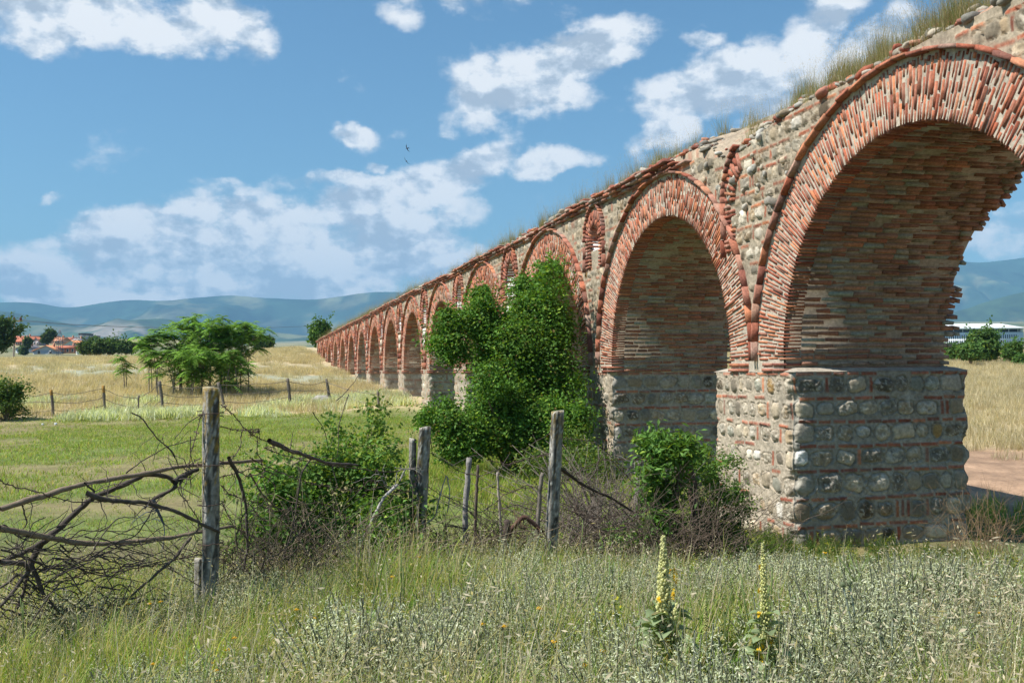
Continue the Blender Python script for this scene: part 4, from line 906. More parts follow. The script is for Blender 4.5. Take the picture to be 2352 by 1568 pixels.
# dry golden field beyond the far fence, and behind the aqueduct
g_gold = [clump('c', lambda m, q=q: blades(m, rng(q), 90, .55, .42, .016, DRY, .5, .35, (.55, .45, .29), .09)) for q in range(120, 124)]
g_wormfar = [clump('c', lambda m, q=q: blades(m, rng(q), 90, .45, .34, .03, SIL, .5, .0)) for q in range(130, 132)]
place('dry_grass', g_gold, 26000, 40, 175, lambda x, y, W, T: np.where(W < 0, sstep(40, 44, y+(fbm(x*.3, y*.3, 5)-.5)*3)*(1-.8*(fbm(x*.09, y*.16, 12) > .52)*(y > 50)*(y < 95)*(x < 0)), 1.0)*(np.abs(W-1.2) > 1.6), .7, 1.25, 87, 'tall dry golden grass of the far field', 'grass', 1.35, .60)
place('dry_grass_behind', g_gold, 7000, 16, 60, lambda x, y, W, T: sstep(11.0, 14.5, W+(fbm(x*.35, y*.35, 11)-.5)*4), .6, 1.1, 88, 'dry golden grass behind the aqueduct beyond the dirt track', 'grass', 1.6, .62)
place('bank_weeds', g_wormfar+[g_mid[0].copy()], 5200, 39.5, 47, lambda x, y, W, T: (W < -.5)*np.clip((patch(x, y, 76, .35)-.38)*4, 0, 1), .8, 1.5, 89, 'grey green weeds along the bank below the far fence', 'ground plants', 1.5, .60)
place('shade_plants', [v.copy() for v in g_mid], 2600, 9, 24, lambda x, y, W, T: (W > 2.7)*sstep(6.2, 5.4, W+(fbm(x*.8, y*.8, 5)-.5)*.8), .7, 1.3, 90, 'dark green plants in the shade behind the aqueduct', 'ground plants', 1.9)
# grass growing on top of the aqueduct
g_top = [clump('c', lambda m, q=q: (blades(m, rng(q), 26, .10, .38, .006, [(.14, .19, .06), (.19, .21, .08), (.30, .27, .14), (.36, .28, .16)], .35), blades(m, rng(q+5), 12, .09, .62, .003, [(.34, .27, .17), (.28, .27, .14)], .3, .9, (.45, .36, .2), .07))) for q in range(140, 144)]
rr = rng(91); n = 2600; t = 8.5+(TEND-9)*rr.random(n)**1.5; w = rr.uniform(.05, 1.1, n)
dn = np.clip((fbm(t*1.1, t*0, 92, 3)-.40)*8, 0.15, 1); k = rr.random(n) < dn; t, w = t[k], w[k]
P = np.stack([(DW+w)*math.cos(TH)-t*math.sin(TH), (DW+w)*math.sin(TH)+t*math.cos(TH), top_h(t, w)-.02], 1)
scatter('wall_top_grass', g_top, P, rr.uniform(.3, 1.1, len(P))*np.where(t > 45, 1.15, 1), 92, 'wispy green and straw grass growing along the top of the aqueduct', 'grass')

# ------------------------------------------------------------------ near fence: concrete posts, sticks, wire, dead wood
def ZF(x): return float(np.interp(x, [0, 485, 965, 1270, 1590, 1800], [5.6, 6.45, 8.9, 9.2, 11.2, 12]))
def cpost(xt, yt, xb, yb, Z, wd, seed, label, lich=.5, name='fence_post', rough=.006, chip=.04):
    """square concrete post with chipped top, lichen and hairline chips"""
    r = rng(seed); b = at(xb, yb, Z); g = gz(b[0], b[1]); t = at(xt, yt, Z); root = empty(name, (b[0], b[1], g), 0, label, 'fence post')
    H = t[2]-g; off = t-np.array([b[0], b[1], g]); n = 70; per = 32; mb = MB(); ang = np.linspace(0, 2*math.pi, per, endpoint=False); yaw = r.uniform(.2, .6)
    u = np.linspace(0, 1, n)[:, None]; cs, sn = np.cos(ang), np.sin(ang); sq = 1/np.maximum(np.abs(cs), np.abs(sn)); sq = np.minimum(sq, 1.28)
    nz = fbm(ang[None]*3.2+seed, u*H*9, seed, 4, .6)-.5; rad = wd/2*sq[None]*(1+nz*.18)+0*u
    rad = rad*(1-.30*np.clip((fbm(ang[None]*1.3+5, u*H*2.2, seed+3, 3)-.60)*8, 0, 1)*np.clip(chip*20, 0, 1))
    x = rad*np.cos(ang+yaw)[None]+off[0]*u; y = rad*np.sin(ang+yaw)[None]+off[1]*u; z = -.25+(H+.25)*u+nz*.0
    z[-1] += (fbm(ang*2, ang*0+seed, 3)-.5)*.05; V = np.stack([x, y, z], -1)
    i, j = np.meshgrid(np.arange(n-1), np.arange(per), indexing='ij'); k = (j+1) % per
    F = np.stack([i*per+j, i*per+k, (i+1)*per+k, (i+1)*per+j], -1).reshape(-1, 4)
    C = np.ones(V.shape)*np.array([.27, .255, .225]); C = C*(.6+.8*fbm(ang[None]*6, u*H*30, seed+1, 4, .7))[..., None]
    dk = sstep(.50, .62, fbm(ang[None]*2, u*H*5, seed+4, 4)+.10*(u-.3)*lich+.04); C = lerp(C, np.array([.05, .047, .04]), dk*.9)
    og = sstep(.50, .60, fbm(ang[None]*4+3, u*H*22, seed+6, 4, .7)+(u-.9)*.5)*lich; C = lerp(C, np.array([.36, .24, .05]), np.clip(og, 0, 1)*.8)
    wh = sstep(.60, .68, fbm(ang[None]*7+1, u*H*45, seed+7, 4, .7)); C = lerp(C, np.array([.55, .54, .48]), wh*.7)
    mb.add(V.reshape(-1, 3), F, C.reshape(-1, 3)); c = V[-1].mean(0); mb.add([c+np.array([0, 0, .012])], np.zeros((0, 3), int), (.3, .28, .2)); o = (n-1)*per
    mb.F.append(np.array([[mb.n-1, o+q, o+(q+1) % per] for q in range(per)])); mb.build('shaft', M_CONC, root, smooth=True); return root
P1 = cpost(485, 892, 483, 1415, 6.45, .101, 1, 'tall concrete fence post with orange lichen in the left foreground', 1.0)
cpost(976, 982, 955, 1262, 8.9, .098, 2, 'grey concrete fence post leaning right beside the bramble', .4)
cpost(1281, 945, 1258, 1295, 9.2, .104, 3, 'grey concrete fence post standing before the dark bush', .6)
cpost(948, 1010, 945, 1240, 9.05, .055, 4, 'dark narrow post tight behind the leaning concrete post', .0)
cpost(461, 1284, 458, 1420, 6.55, .08, 5, 'short broken slab of concrete leaning at the foot of the lichened post', .1)
def stick(xs, Z, r0, col, seed, label, name='wooden_stake', cat='stake'):
    r = rng(seed); p = [at(x, y, Z) for x, y in xs]; b = p[-1].copy(); g = gz(b[0], b[1]); b[2] = g-.05; root = empty(name, (b[0], b[1], g), 0, label, cat)
    P = np.array(p[:-1]+[b])-np.array([b[0], b[1], g]); u = np.linspace(0, len(P)-1, 14); Q = np.stack([np.interp(u, np.arange(len(P)), P[:, i]) for i in range(3)], 1)+r.normal(0, r0*.15, (14, 3))
    mb = MB(); tube(mb, Q[::-1], np.linspace(r0, r0*.85, 14)*r.uniform(.9, 1.1, 14), col, 8); mb.build('shaft', M_BARK, root); return root
stick([(1078, 1052), (1072, 1130), (1066, 1215)], 9.6, .03, (.30, .28, .26), 11, 'pale grey split stake right of the leaning concrete post')
stick([(1098, 1068), (1094, 1140), (1088, 1215)], 9.8, .016, (.13, .10, .08), 12, 'thin dark stake beside the pale grey one')
stick([(1142, 1085), (1146, 1150), (1156, 1230)], 9.6, .014, (.38, .33, .27), 13, 'thin whitish stick standing in the gap of the fence')
stick([(1586, 1012), (1580, 1060), (1592, 1120), (1606, 1190)], 11.2, .055, (.12, .085, .065), 14, 'dark leaning wooden post right of the young bright shrub', 'fence_post', 'fence post')
stick([(1467, 1062), (1466, 1120), (1468, 1200)], 11.2, .05, (.26, .23, .21), 15, 'stubby grey log post before the second pier', 'fence_post', 'fence post')
stick([(1165, 1196), (1163, 1245), (1166, 1310)], 8.9, .035, (.08, .06, .05), 16, 'charred black stump post in the gap of the fence', 'fence_post', 'fence post')
stick([(1246, 1085), (1238, 1150), (1225, 1240)], 9.15, .022, (.20, .17, .14), 17, 'weathered board leaning on the third concrete post')
def curve(pts, n, Z=None, dz=0):
    """pts in 2352 px picture -> smooth 3D polyline standing at the fence"""
    P = np.array([at(p[0], p[1], (p[2] if len(p) > 2 else (Z or ZF(p[0])+dz))) for p in pts]); u = np.linspace(0, len(P)-1, n); k = np.arange(len(P))
    Q = np.stack([np.interp(u, k, P[:, i]) for i in range(3)], 1)
    for _ in range(2):
        Q[1:-1] = (Q[:-2]+2*Q[1:-1]+Q[2:])/4
    return Q
z5 = lambda L: [(.4509*x, 861.3+.4509*y) for x, y in L]
z6 = lambda L: [(574.2+.4509*x, 861.3+.4509*y) for x, y in L]
z8 = lambda L: [(1148.4+.4509*x, 861.3+.4509*y) for x, y in L]
def branch(name, paths, label, seed, cat='dead branch', twig=5, col=(.085, .07, .058), ground=True, tl=.25):
    r = rng(seed); o = curve(paths[0][0], 3)[1]; root_loc = np.array([o[0], o[1], gz(o[0], o[1])]); root = empty(name, tuple(root_loc), 0, label, cat); mb = MB()
    for it in paths:
        pts, r0 = it[0], it[1]; c = np.array(it[2] if len(it) > 2 else col); n = max(12, len(pts)*6); Q = curve(pts, n, None, r.normal(0, .08))
        ln = np.linalg.norm(Q[-1]-Q[0]); Q = Q+np.cumsum(r.normal(0, .0022, Q.shape), 0); r0 = r0*(1.3 if r0 > .007 else 1.15); rad = np.linspace(r0, r0*.6, n)*r.uniform(.85, 1.2, n)
        tube(mb, Q-root_loc, rad, c*r.uniform(.8, 1.25), 7)
        for k in range(int(twig*max(1, ln*1.2)) if r0 > .0035 else 0):
            i = r.integers(2, n-1); d = norm(r.normal(0, 1, 3)*np.array([1, .5, 1]))*r.uniform(.06, tl); e = wiggle(Q[i], Q[i]+d, 6, .035, r)
            tube(mb, e-root_loc, np.linspace(min(r0*.4, .004), .0012, 6), c*r.uniform(.7, 1.6), 4)
    mb.build('limbs', M_BARK, root, smooth=True); return root
PALE = (.20, .155, .11)
branch('dead_branch', [(z5([(0, 680), (200, 610), (430, 550), (700, 505), (900, 465), (1120, 450), (1340, 440)]), .0135, PALE), (z5([(430, 550), (480, 600), (440, 640)]), .006)], 'long peeled branch laid across the lichened post at its middle', 1)
branch('dead_branch', [(z5([(0, 775), (150, 800), (300, 830), (480, 850), (700, 825), (900, 805), (1030, 785), (1180, 760)]), .0135, PALE), (z5([(110, 650), (130, 760), (112, 800)]), .004)], 'lower peeled branch with a sawn end resting on the lichened post', 2)
branch('dead_branch', [(z5([(150, 980), (210, 870), (320, 760), (430, 640), (500, 600), (620, 550), (750, 490), (860, 515), (895, 560), (780, 630), (740, 655)]), .015), (z5([(440, 600), (560, 640), (740, 655), (850, 690), (1000, 760), (1110, 810)]), .012), (z5([(890, 545), (960, 505), (1030, 480)]), .015), (z5([(780, 635), (800, 690), (830, 760)]), .009, (.12, .14, .17)),
        (z5([(220, 850), (100, 920), (0, 945)]), .012), (z5([(160, 960), (200, 1100), (290, 1190), (360, 1300)]), .010), (z5([(0, 950), (130, 960), (160, 1000), (80, 1080), (0, 1190)]), .012), (z5([(150, 980), (120, 1100), (90, 1190)]), .008), (z5([(970, 830), (880, 930), (780, 1020), (640, 1150), (500, 1270)]), .008)], 'forked black dead branch tangled left of the lichened post', 3, twig=9)
branch('dead_branch', [(z5([(1165, 420), (1230, 540), (1265, 680), (1272, 850), (1245, 1000)]), .010), (z5([(1265, 700), (1330, 660), (1400, 690)]), .003)], 'dark hooked branch hanging right of the lichened post', 4)
branch('dead_branch', [(z5([(0, 1330), (60, 1380), (120, 1450)]), .018), (z5([(0, 890), (60, 910), (170, 960), (330, 1010), (400, 1130)]), .005), (z5([(0, 1080), (130, 1000), (300, 1180), (420, 1330)]), .006), (z5([(0, 1180), (90, 1210), (230, 1250), (340, 1240), (560, 1130)]), .004), (z5([(20, 1420), (160, 1250), (260, 1100), (420, 1060), (560, 1010), (840, 930)]), .004)], 'mass of thin dead twigs in the lower left corner', 5, twig=14, tl=.3)
r = rng(77)
paths = []
for k in range(150):
    x = r.uniform(-60, 620); y = r.uniform(780, 1480); L = r.uniform(120, 420); a = r.uniform(-.7, .5)
    paths.append((z5([(x, y), (x+L*.35*math.cos(a), y+L*.35*math.sin(a)+r.normal(0, 25)), (x+L*.7*math.cos(a), y+L*.7*math.sin(a)+r.normal(0, 30)), (x+L*math.cos(a), y+L*math.sin(a)+r.normal(0, 40))]), r.uniform(.0018, .0045)))
branch('dead_branch', paths, 'fine tangled dead canes among the left foreground weeds', 6, twig=0)
branch('dead_cane', [(z5([(670, 190), (740, 220), (810, 310), (880, 370), (905, 440)]), .004), (z5([(1070, 180), (970, 250), (900, 330)]), .003), (z5([(640, 500), (740, 430), (850, 370), (1010, 330)]), .0035), (z5([(905, 440), (870, 380), (830, 330), (800, 450)]), .0025), (z5([(970, 310), (975, 400), (985, 450)]), .003)], 'thin curved canes rising left of the lichened post', 7, twig=3)
branch('dead_branch', [(z6([(100, 330), (200, 385), (300, 410), (400, 455), (550, 465)]), .013, (.10, .08, .07)), (z6([(310, 425), (265, 500), (240, 640), (215, 800), (150, 1000)]), .006), (z6([(0, 500), (60, 600), (200, 720)]), .006, PALE)], 'dark branch ending in a cut tip above the bramble', 8, twig=8)
branch('dead_branch', [(z6([(750, 560), (680, 620), (640, 700), (600, 790), (540, 900), (510, 1040)]), .010, (.30, .28, .26)), (z6([(740, 560), (700, 580), (650, 480)]), .005, (.3, .28, .26)), (z6([(760, 540), (790, 480), (740, 470)]), .005, (.3, .28, .26)), (z6([(890, 760), (940, 720), (965, 620), (1000, 500), (1015, 600), (1000, 690)]), .006, (.34, .33, .31))], 'silver grey forked branch leaning in front of the bramble', 9, twig=5)
branch('dead_branch', [(z8([(300, 470), (430, 560), (560, 620), (680, 690)]), .013), (z8([(20, 860), (60, 780), (130, 710), (220, 800)]), .02, (.11, .06, .045)), (z8([(430, 560), (480, 500), (520, 380)]), .006)], 'dark broken limbs lying right of the third concrete post', 10, twig=12)
branch('dead_cane', [(z6([(500, 100), (480, 150), (450, 260), (440, 420)]), .0035), (z6([(440, 130), (520, 50), (560, -20)]), .003), (z6([(320, 190), (370, 260), (400, 360), (410, 400)]), .003)], 'long thin cane arching over the far fence behind the bramble', 12, twig=1)
# barbed wire
def wire(paths, label, seed, rad=.0034, barbs=True, name='barbed_wire'):
    r = rng(seed); o = curve(paths[0], 3)[1]; o = np.array([o[0], o[1], gz(o[0], o[1])]); root = empty(name, tuple(o), 0, label, 'barbed wire' if barbs else 'wire'); mb, bb = MB(), MB()
    for p in paths:
        n = max(16, len(p)*10); Q = curve(p, n)+np.cumsum(r.normal(0, .0025, (n, 3)), 0)-o; tube(mb, Q, rad, (.10, .065, .05), 5)
        if barbs:
            s = np.concatenate([[0], np.cumsum(np.linalg.norm(np.diff(Q, axis=0), axis=1))])
            for d in np.arange(.05, s[-1], .10):
                c = np.array([np.interp(d, s, Q[:, i]) for i in range(3)])
                for _ in range(2):
                    v = norm(r.normal(0, 1, 3))*.022; tube(mb, [c-v, c, c+v], rad*.8, (.09, .06, .05), 3)
    mb.build('strand', M_WIRE, root)
    return root
wire([z5([(1125, 150), (1190, 200), (1240, 260), (1300, 300), (1400, 345)])+z6([(60, 340), (180, 385), (320, 415), (560, 440), (700, 445), (860, 420)])], 'barbed strand sagging from the lichened post to the leaning post', 1)
wire([z5([(1125, 260), (1180, 280), (1230, 300), (1290, 295), (1330, 280), (1300, 320), (1270, 290), (1320, 300), (1340, 270)]), z5([(1240, 270), (1220, 380), (1180, 440)]), z5([(1310, 310), (1320, 400), (1360, 480), (1310, 560)])], 'balled up tangle of rusty wire right of the lichened post top', 2)
wire([z5([(0, 530), (40, 560), (90, 570), (200, 590), (280, 620), (400, 640), (560, 650), (700, 665), (850, 690)]), z5([(180, 985), (350, 980), (500, 990), (700, 965), (850, 930), (1000, 905), (1110, 935), (1190, 985)]), z5([(250, 1080), (400, 1020), (620, 1000), (850, 960), (1040, 900)]), z5([(170, 1360), (380, 1340), (620, 1300), (800, 1260), (1000, 1215)])], 'barbed strands running from the left edge to the lichened post', 3)
wire([z6([(920, 320), (925, 400), (1000, 440), (1060, 480), (1150, 510), (1250, 480), (1400, 430)])+z8([(250, 400)]), z6([(900, 560), (960, 610), (1060, 640), (1180, 700), (1300, 600), (1400, 560)])+z8([(230, 560)]), z6([(880, 700), (1000, 760), (1200, 790), (1390, 760)])], 'barbed strands slung between the two middle concrete posts', 4)
wire([z5([(1120, 430), (1200, 470), (1260, 520), (1330, 500), (1400, 560)]), z5([(1120, 560), (1180, 620), (1250, 640), (1320, 700), (1400, 760)]), z5([(1120, 520), (1200, 500), (1300, 480), (1400, 520)]), z5([(1130, 650), (1200, 760), (1290, 800), (1400, 900)]), z5([(1020, 420), (960, 450), (900, 560), (960, 640), (1020, 740)]), z5([(1040, 180), (1000, 300), (960, 420), (970, 560)])], 'rusty strands fanning out from the middle of the lichened post', 8)
wire([z8([(-60, 430), (40, 460), (150, 420), (240, 400)]), z8([(-60, 560), (60, 600), (140, 560), (240, 590), (300, 560)]), z8([(-40, 700), (80, 660), (200, 700), (300, 640), (400, 680)]), z8([(330, 420), (420, 560), (380, 700), (500, 780)])], 'rusty wire looped about the third concrete post', 9)
wire([z6([(570, 520), (600, 580), (680, 560), (760, 590), (840, 560), (860, 480)]), z6([(0, 420), (150, 500), (330, 560), (560, 600), (620, 530), (800, 600)]), z6([(0, 640), (150, 700), (350, 640), (450, 700), (520, 780), (620, 700)])], 'rusty wire loops tangled in the bramble', 5)
wire([z8([(320, 320), (420, 330), (500, 360), (640, 480), (780, 420), (940, 380)]), z8([(300, 560), (420, 480), (560, 420), (700, 560), (950, 520)]), z8([(320, 680), (480, 740), (700, 700), (960, 640)])], 'barbed strands drooping from the third concrete post to the dark leaning post', 6)
wire([z8([(330, 230), (240, 300), (150, 360), (130, 430), (170, 510), (230, 560)])], 'loop of bluish wire hanging left of the third concrete post', 7, .0022, False, 'wire_loop')
for i, zz in enumerate((430, 560, 660, 900)):            # wire bound round the lichened post
    pass
def ties(P, z0s, rad, label, seed, col=(.10, .065, .05)):
    r = rng(seed)
    for z in z0s:
        mb = MB(); a = np.linspace(0, 2*math.pi*1.6, 30); Q = np.stack([np.cos(a)*rad*1.32, np.sin(a)*rad*1.32, z+a*.004+r.normal(0, .003, 30)], 1); tube(mb, Q, .003, col, 4); mb.build('binding_wire', M_WIRE, P)
ties(P1, [.55, .80, 1.05, 1.38], .062, '', 4)

# ------------------------------------------------------------------ tall weeds of the foreground
def leafblade(mb, base, d, L, W, col, r, droop=.35, n=6):
    up = np.array([0, 0, 1.]); t = np.linspace(0, 1, n); P = base+d*L*t[:, None]; P[:, 2] -= droop*L*t**2; s = norm(np.cross(d, up)); w = W*np.sin(np.clip(t*math.pi*.93+.22, 0, math.pi))**.8*.5
    l = P+s*w[:, None]+up*(w*.35)[:, None]; q = P-s*w[:, None]+up*(w*.35)[:, None]; V = np.concatenate([l, P, q]); i = np.arange(n-1)
    F = np.concatenate([np.stack([i, i+1, n+i+1, n+i], 1), np.stack([n+i, n+i+1, 2*n+i+1, 2*n+i], 1)]); mb.add(V, F, np.array(col)*r.uniform(.8, 1.2))
def mullein(xt, yt, xb, Z, label, seed, fat=1.0, nfl=8, side=0, hfrac=.62, leavesn=16):
    r = rng(seed); t = at(xt, yt, Z); b = at(xb, 1500, Z); g = gz(b[0], b[1]); o = np.array([b[0], b[1], g]); root = empty('mullein_plant', tuple(o), 0, label, 'wildflower')
    H = t[2]-g; lean = (t-o)[:2]; u = np.linspace(0, 1, 14); P = np.stack([lean[0]*u, lean[1]*u, H*u], 1); sm = MB(); tube(sm, P, np.linspace(.011, .004, 14)*fat, (.24, .30, .13), 8); sm.build('stem', M_LEAF, root, smooth=True)
    bm_, fm, lm = MB(), MB(), MB()
    def spike(P0, P1_, rad, n, dens=1):
        for k in range(n):
            v = (k+.5)/n; a = k*2.4; rr = rad*(1-.80*v**1.5)*(.6+.6*r.random()) if dens > .6 else rad*(1-.5*v)*(.6+.6*r.random())
            c = P0+(P1_-P0)*v; c = c+np.array([math.cos(a)*rr, math.sin(a)*rr, r.normal(0, .003)])
            blob(bm_, c, np.array([.0052, .0052, .0075])*fat*(1.1-.5*v), np.array([.66, .66, .32])*r.uniform(.7, 1.25), r, 1, .2)
    spike(np.array([lean[0]*(1-hfrac), lean[1]*(1-hfrac), H*(1-hfrac)]), np.array([lean[0], lean[1], H]), .026*fat, int(420*fat), 1)
    for s in range(side):
        a = r.uniform(0, 6.28); z0 = H*(1-hfrac)*r.uniform(.85, 1.2); p0 = np.array([0, 0, z0]); p1 = p0+np.array([math.cos(a)*.07, math.sin(a)*.05, .17]); tube(bm_, [p0, (p0+p1)/2+np.array([math.cos(a)*.02, 0, -.02]), p1], .004, (.24, .3, .13), 5); spike((p0+p1)/2, p1, .016, 34, 1)
    for k in range(nfl):
        fm = MB()
        z = H*r.uniform(1-hfrac, .88); a = r.uniform(0, 6.28); c = np.array([lean[0]*z/H+math.cos(a)*.032*fat, lean[1]*z/H+math.sin(a)*.032*fat-.005, z])
        for q in range(5):
            b_ = q*1.257; leaves(fm, (c+np.array([math.cos(b_)*.004, 0, math.sin(b_)*.004]))[None], np.array([[math.cos(a), math.sin(a), .4]]), .017, .015, (.75, .50, .03), r, .2, .1)
        fm.build('flower', M_LEAF, root)
    for k in range(leavesn):
        z = H*.64*r.random()**.8; a = k*2.4+r.normal(0, .3); e = .5+.5*z/H; d = np.array([math.cos(a)*math.cos(e), math.sin(a)*math.cos(e), math.sin(e)]); leafblade(lm, np.array([0, 0, z]), d, (.27-.26*z/H)*fat, (.10-.07*z/H)*fat, (.30, .38, .20), r, .55)
    bm_.build('flower_spike', M_LEAF, root, smooth=True); lm.build('leaf_rosette', M_LEAF, root, smooth=True); return root
mullein(1523, 1232, 1528, 4.55, 'pale green mullein spike, the thickest one, in the foreground right of centre', 1, 1.45, 4, 7, .58, 40)
mullein(1752, 1246, 1760, 4.45, 'tall slender mullein with a few open yellow flowers', 2, 1.0, 11, 6, .66, 30)
mullein(1620, 1378, 1626, 4.7, 'short green mullein between the two tall ones', 3, .6, 0, 0, .4, 16)
mullein(1545, 1268, 1548, 5.3, 'thin yellow flowered mullein just behind the thickest one', 4, .5, 10, 0, .5, 6)
def thistle(heads, xb, Z, label, seed):
    r = rng(seed); b = at(xb, 1540, Z); g = gz(b[0], b[1]); o = np.array([b[0], b[1], g]); root = empty('thistle_plant', tuple(o), 0, label, 'thistle'); sm, hm = MB(), MB()
    for x, y in heads:
        t = at(x, y, Z)-o; m = np.array([t[0]*.35, t[1], t[2]*.55]); u = np.linspace(0, 1, 10)[:, None]; P = (1-u)**2*np.zeros(3)+2*u*(1-u)*m+u*u*t; tube(sm, P, np.linspace(.007, .0045, 10), (.36, .41, .34), 6)
        for k in range(26):
            v = r.random(); p = P[int(v*9)]; d = norm(r.normal(0, 1, 3)+np.array([0, 0, .4])); leafblade(sm, p, d, .05*(1.3-v), .014, (.30, .36, .28), r, .2, 4)
        blob(hm, t, (.014, .014, .013), (.20, .25, .14), r, 2, .1)
        for k in range(46):
            d = norm(r.normal(0, 1, 3)); tube(hm, [t+d*.011, t+d*.022], [.0016, .0004], (.34, .36, .24), 3, cap=False)
    sm.build('stem', M_LEAF, root); hm.build('flower_heads', M_LEAF, root); return root
thistle([(1951, 1338), (1936, 1342)], 1990, 4.7, 'silver stemmed thistle with two buds, taller and leaning left', 1)
thistle([(2018, 1436), (2051, 1415), (2048, 1493), (2008, 1520)], 2040, 4.5, 'prickly green thistle with four round buds in the right foreground', 2)
def broad(m, q):
    rr_ = rng(q)
    for k in range(11):
        a = k*2.4; e = rr_.uniform(.2, 1.1); leafblade(m, np.array([0, 0, rr_.uniform(0, .16)]), np.array([math.cos(a)*math.cos(e), math.sin(a)*math.cos(e), math.sin(e)]), rr_.uniform(.09, .17), rr_.uniform(.025, .05), [(.16, .28, .06), (.24, .34, .10), (.34, .42, .22)][q % 3], rr_, .5, 5)
    for k in range(2): tube(m, wiggle((0, 0, 0), (rr_.normal(0, .05), rr_.normal(0, .05), rr_.uniform(.25, .45)), 5, .02, rr_), .003, (.2, .28, .1), 4)
g_broad = [clump('c', lambda m, q=q: broad(m, q)) for q in range(170, 176)]
place('broad_leaf_weeds', g_broad, 1500, 3.5, 11, lambda x, y, W, T: near(x, y)*(W < .5)*np.clip((patch(x, y, 88, 1.4)-.45)*6, 0, 1), .6, 1.3, 95, 'broad leaved green weeds scattered through the foreground', 'ground plants', 1.7)
# small yellow composite flowers: one built, the rest copies
yf = empty('yellow_flower', (0, 0, 0), 0, 'small flat yellow flower head on a thin stem among the foreground weeds', 'wildflower', 'yellow flowers in the foreground weeds'); mb = MB(); r = rng(8)
tube(mb, wiggle((0, 0, 0), (.02, 0, .46), 6, .02, r), .0022, (.14, .2, .05), 4); s_ = mb.build('stem', M_LEAF, yf); mb = MB()
for k in range(16): blob(mb, (.02+r.normal(0, .011), r.normal(0, .011), .463+r.normal(0, .002)), (.006, .006, .004), (.78, .50, .02), r, 1, .2)
h_ = mb.build('flower_head', M_LEAF, yf)
def dup(root, loc, rz, sc=1.0, label=None, group=None):
    o = root.copy(); COL.objects.link(o); o.location = loc; o.rotation_euler = (0, 0, rz); o.scale = (sc, sc, sc)
    if label: o['label'] = label
    if group: o['group'] = group
    for ch in list(root.children):
        c = ch.copy(); COL.objects.link(c); c.parent = o
        for gch in list(ch.children): d = gch.copy(); COL.objects.link(d); d.parent = c
    return o
FL = [(962, 1278, 7.2), (902, 1323, 6.6), (682, 1398, 5.6), (724, 1418, 5.5), (716, 1507, 4.7), (540, 1463, 5.0), (488, 1520, 4.6), (498, 1538, 4.5), (525, 1490, 4.7), (352, 1523, 4.6), (505, 1560, 4.4), (1345, 1525, 4.6), (1272, 1472, 4.9), (1240, 1395, 5.4), (1385, 1493, 4.8), (370, 1380, 5.9), (345, 1385, 5.9), (295, 1385, 5.9), (2105, 1432, 5.2), (1895, 1228+40, 8.6), (2290, 1370, 5.8), (2245, 1405, 5.5), (1160, 1436, 5.2), (1110, 1432, 5.3)]
FLL = ['nearest the leaning concrete post', "just below the leaning concrete post's weeds", 'of a close pair left of bottom centre, upper one', 'of a close pair left of bottom centre, lower one', 'in the silver wormwood at bottom centre left', 'standing alone low in the weeds, right of the lichened post base', 'lowest left, highest of four below the lichened post', 'lowest left, second of four below the lichened post', 'lowest left, right one of four below the lichened post', 'furthest left along the bottom edge', 'almost touching the bottom edge left of centre', 'low in the green grass left of the thick mullein', 'in the green grass left of the thick mullein, upper one', 'beside the grass seed heads right of bottom centre', 'in the green grass nearest the thick mullein', 'at the foot of the dead branch tangle, right of three', 'at the foot of the dead branch tangle, middle of three', 'at the foot of the dead branch tangle, left of three', 'at lower right among silver leaves, lower one', 'close below the corner of the near pier', 'nearest the right edge of the weeds', 'at lower right just left of the rightmost one', 'at bottom centre, right of two side by side', 'at bottom centre, left of two side by side']
for i, (x, y, Z) in enumerate(FL):
    p = at(x, y, Z); g = gz(p[0], p[1]); sc = max((p[2]-g)/.465, .4); q = (p[0]-.02*sc, p[1], g)
    if i == 0: yf['label'] = 'flat yellow flower head '+FLL[0]; yf.location = q; yf.scale = (sc, sc, sc)
    else: dup(yf, q, 0, sc, 'flat yellow flower head '+FLL[i])

# ------------------------------------------------------------------ far fence along the dry field
def fpost(xt, yt, xb, yb, Z, w, seed, label, lich=0):
    r = rng(seed); b = at(xb, yb, Z); g = gz(b[0], b[1]); t = at(xt, yt, Z); root = empty('field_fence_post', (b[0], b[1], g), 0, label, 'fence post', 'old posts of the far field fence')
    o = np.array([b[0], b[1], g]); P = np.array([[0, 0, -.2], (t-o)*.5, t-o])+r.normal(0, .01, (3, 3)); mb = MB(); Q = np.stack([np.interp(np.linspace(0, 2, 9), [0, 1, 2], P[:, i]) for i in range(3)], 1)
    tube(mb, Q, w/2*r.uniform(.85, 1.15, 9), (.17, .145, .12), 7); mb.build('shaft', M_BARK, root)
    if lich: m2 = MB(); tube(m2, Q[-3:]+np.array([0, 0, .004]), w/2*1.06, (.34, .19, .05), 7); m2.build('lichen_cap', M_BARK, root)
    return t
tops = []
for i, a in enumerate([(18, 893, 24, 962, 41.5, .16, 'leftmost far post, half inside the green bush', 0), (117, 895, 123, 958, 41.5, 0.120, 'far fence post with a thin orange top, second from the left', 1), (237, 885, 242, 952, 42, 0.120, 'far fence post with a broad orange lichened top', 1), (318, 908, 319, 948, 42, 0.072, 'short thin dark far post left of the thicket', 0), (366, 876, 376, 952, 42, 0.136, 'pale leaning far post in front of the thicket', 0), (500, 878, 520, 950, 42.5, 0.136, 'far post leaning left behind the lichened concrete post', 0), (660, 868, 668, 928, 44, 0.136, 'far post right of the thicket, nearer of two', 0), (750, 870, 758, 924, 45, 0.128, 'far post beside the lump of rubble near the aqueduct', 0), (868, 898, 872, 932, 41, 0.096, 'short dark far post close to the aqueduct piers', 0)]):
    tops.append(fpost(*a[:6], 50+i, a[6], a[7]))
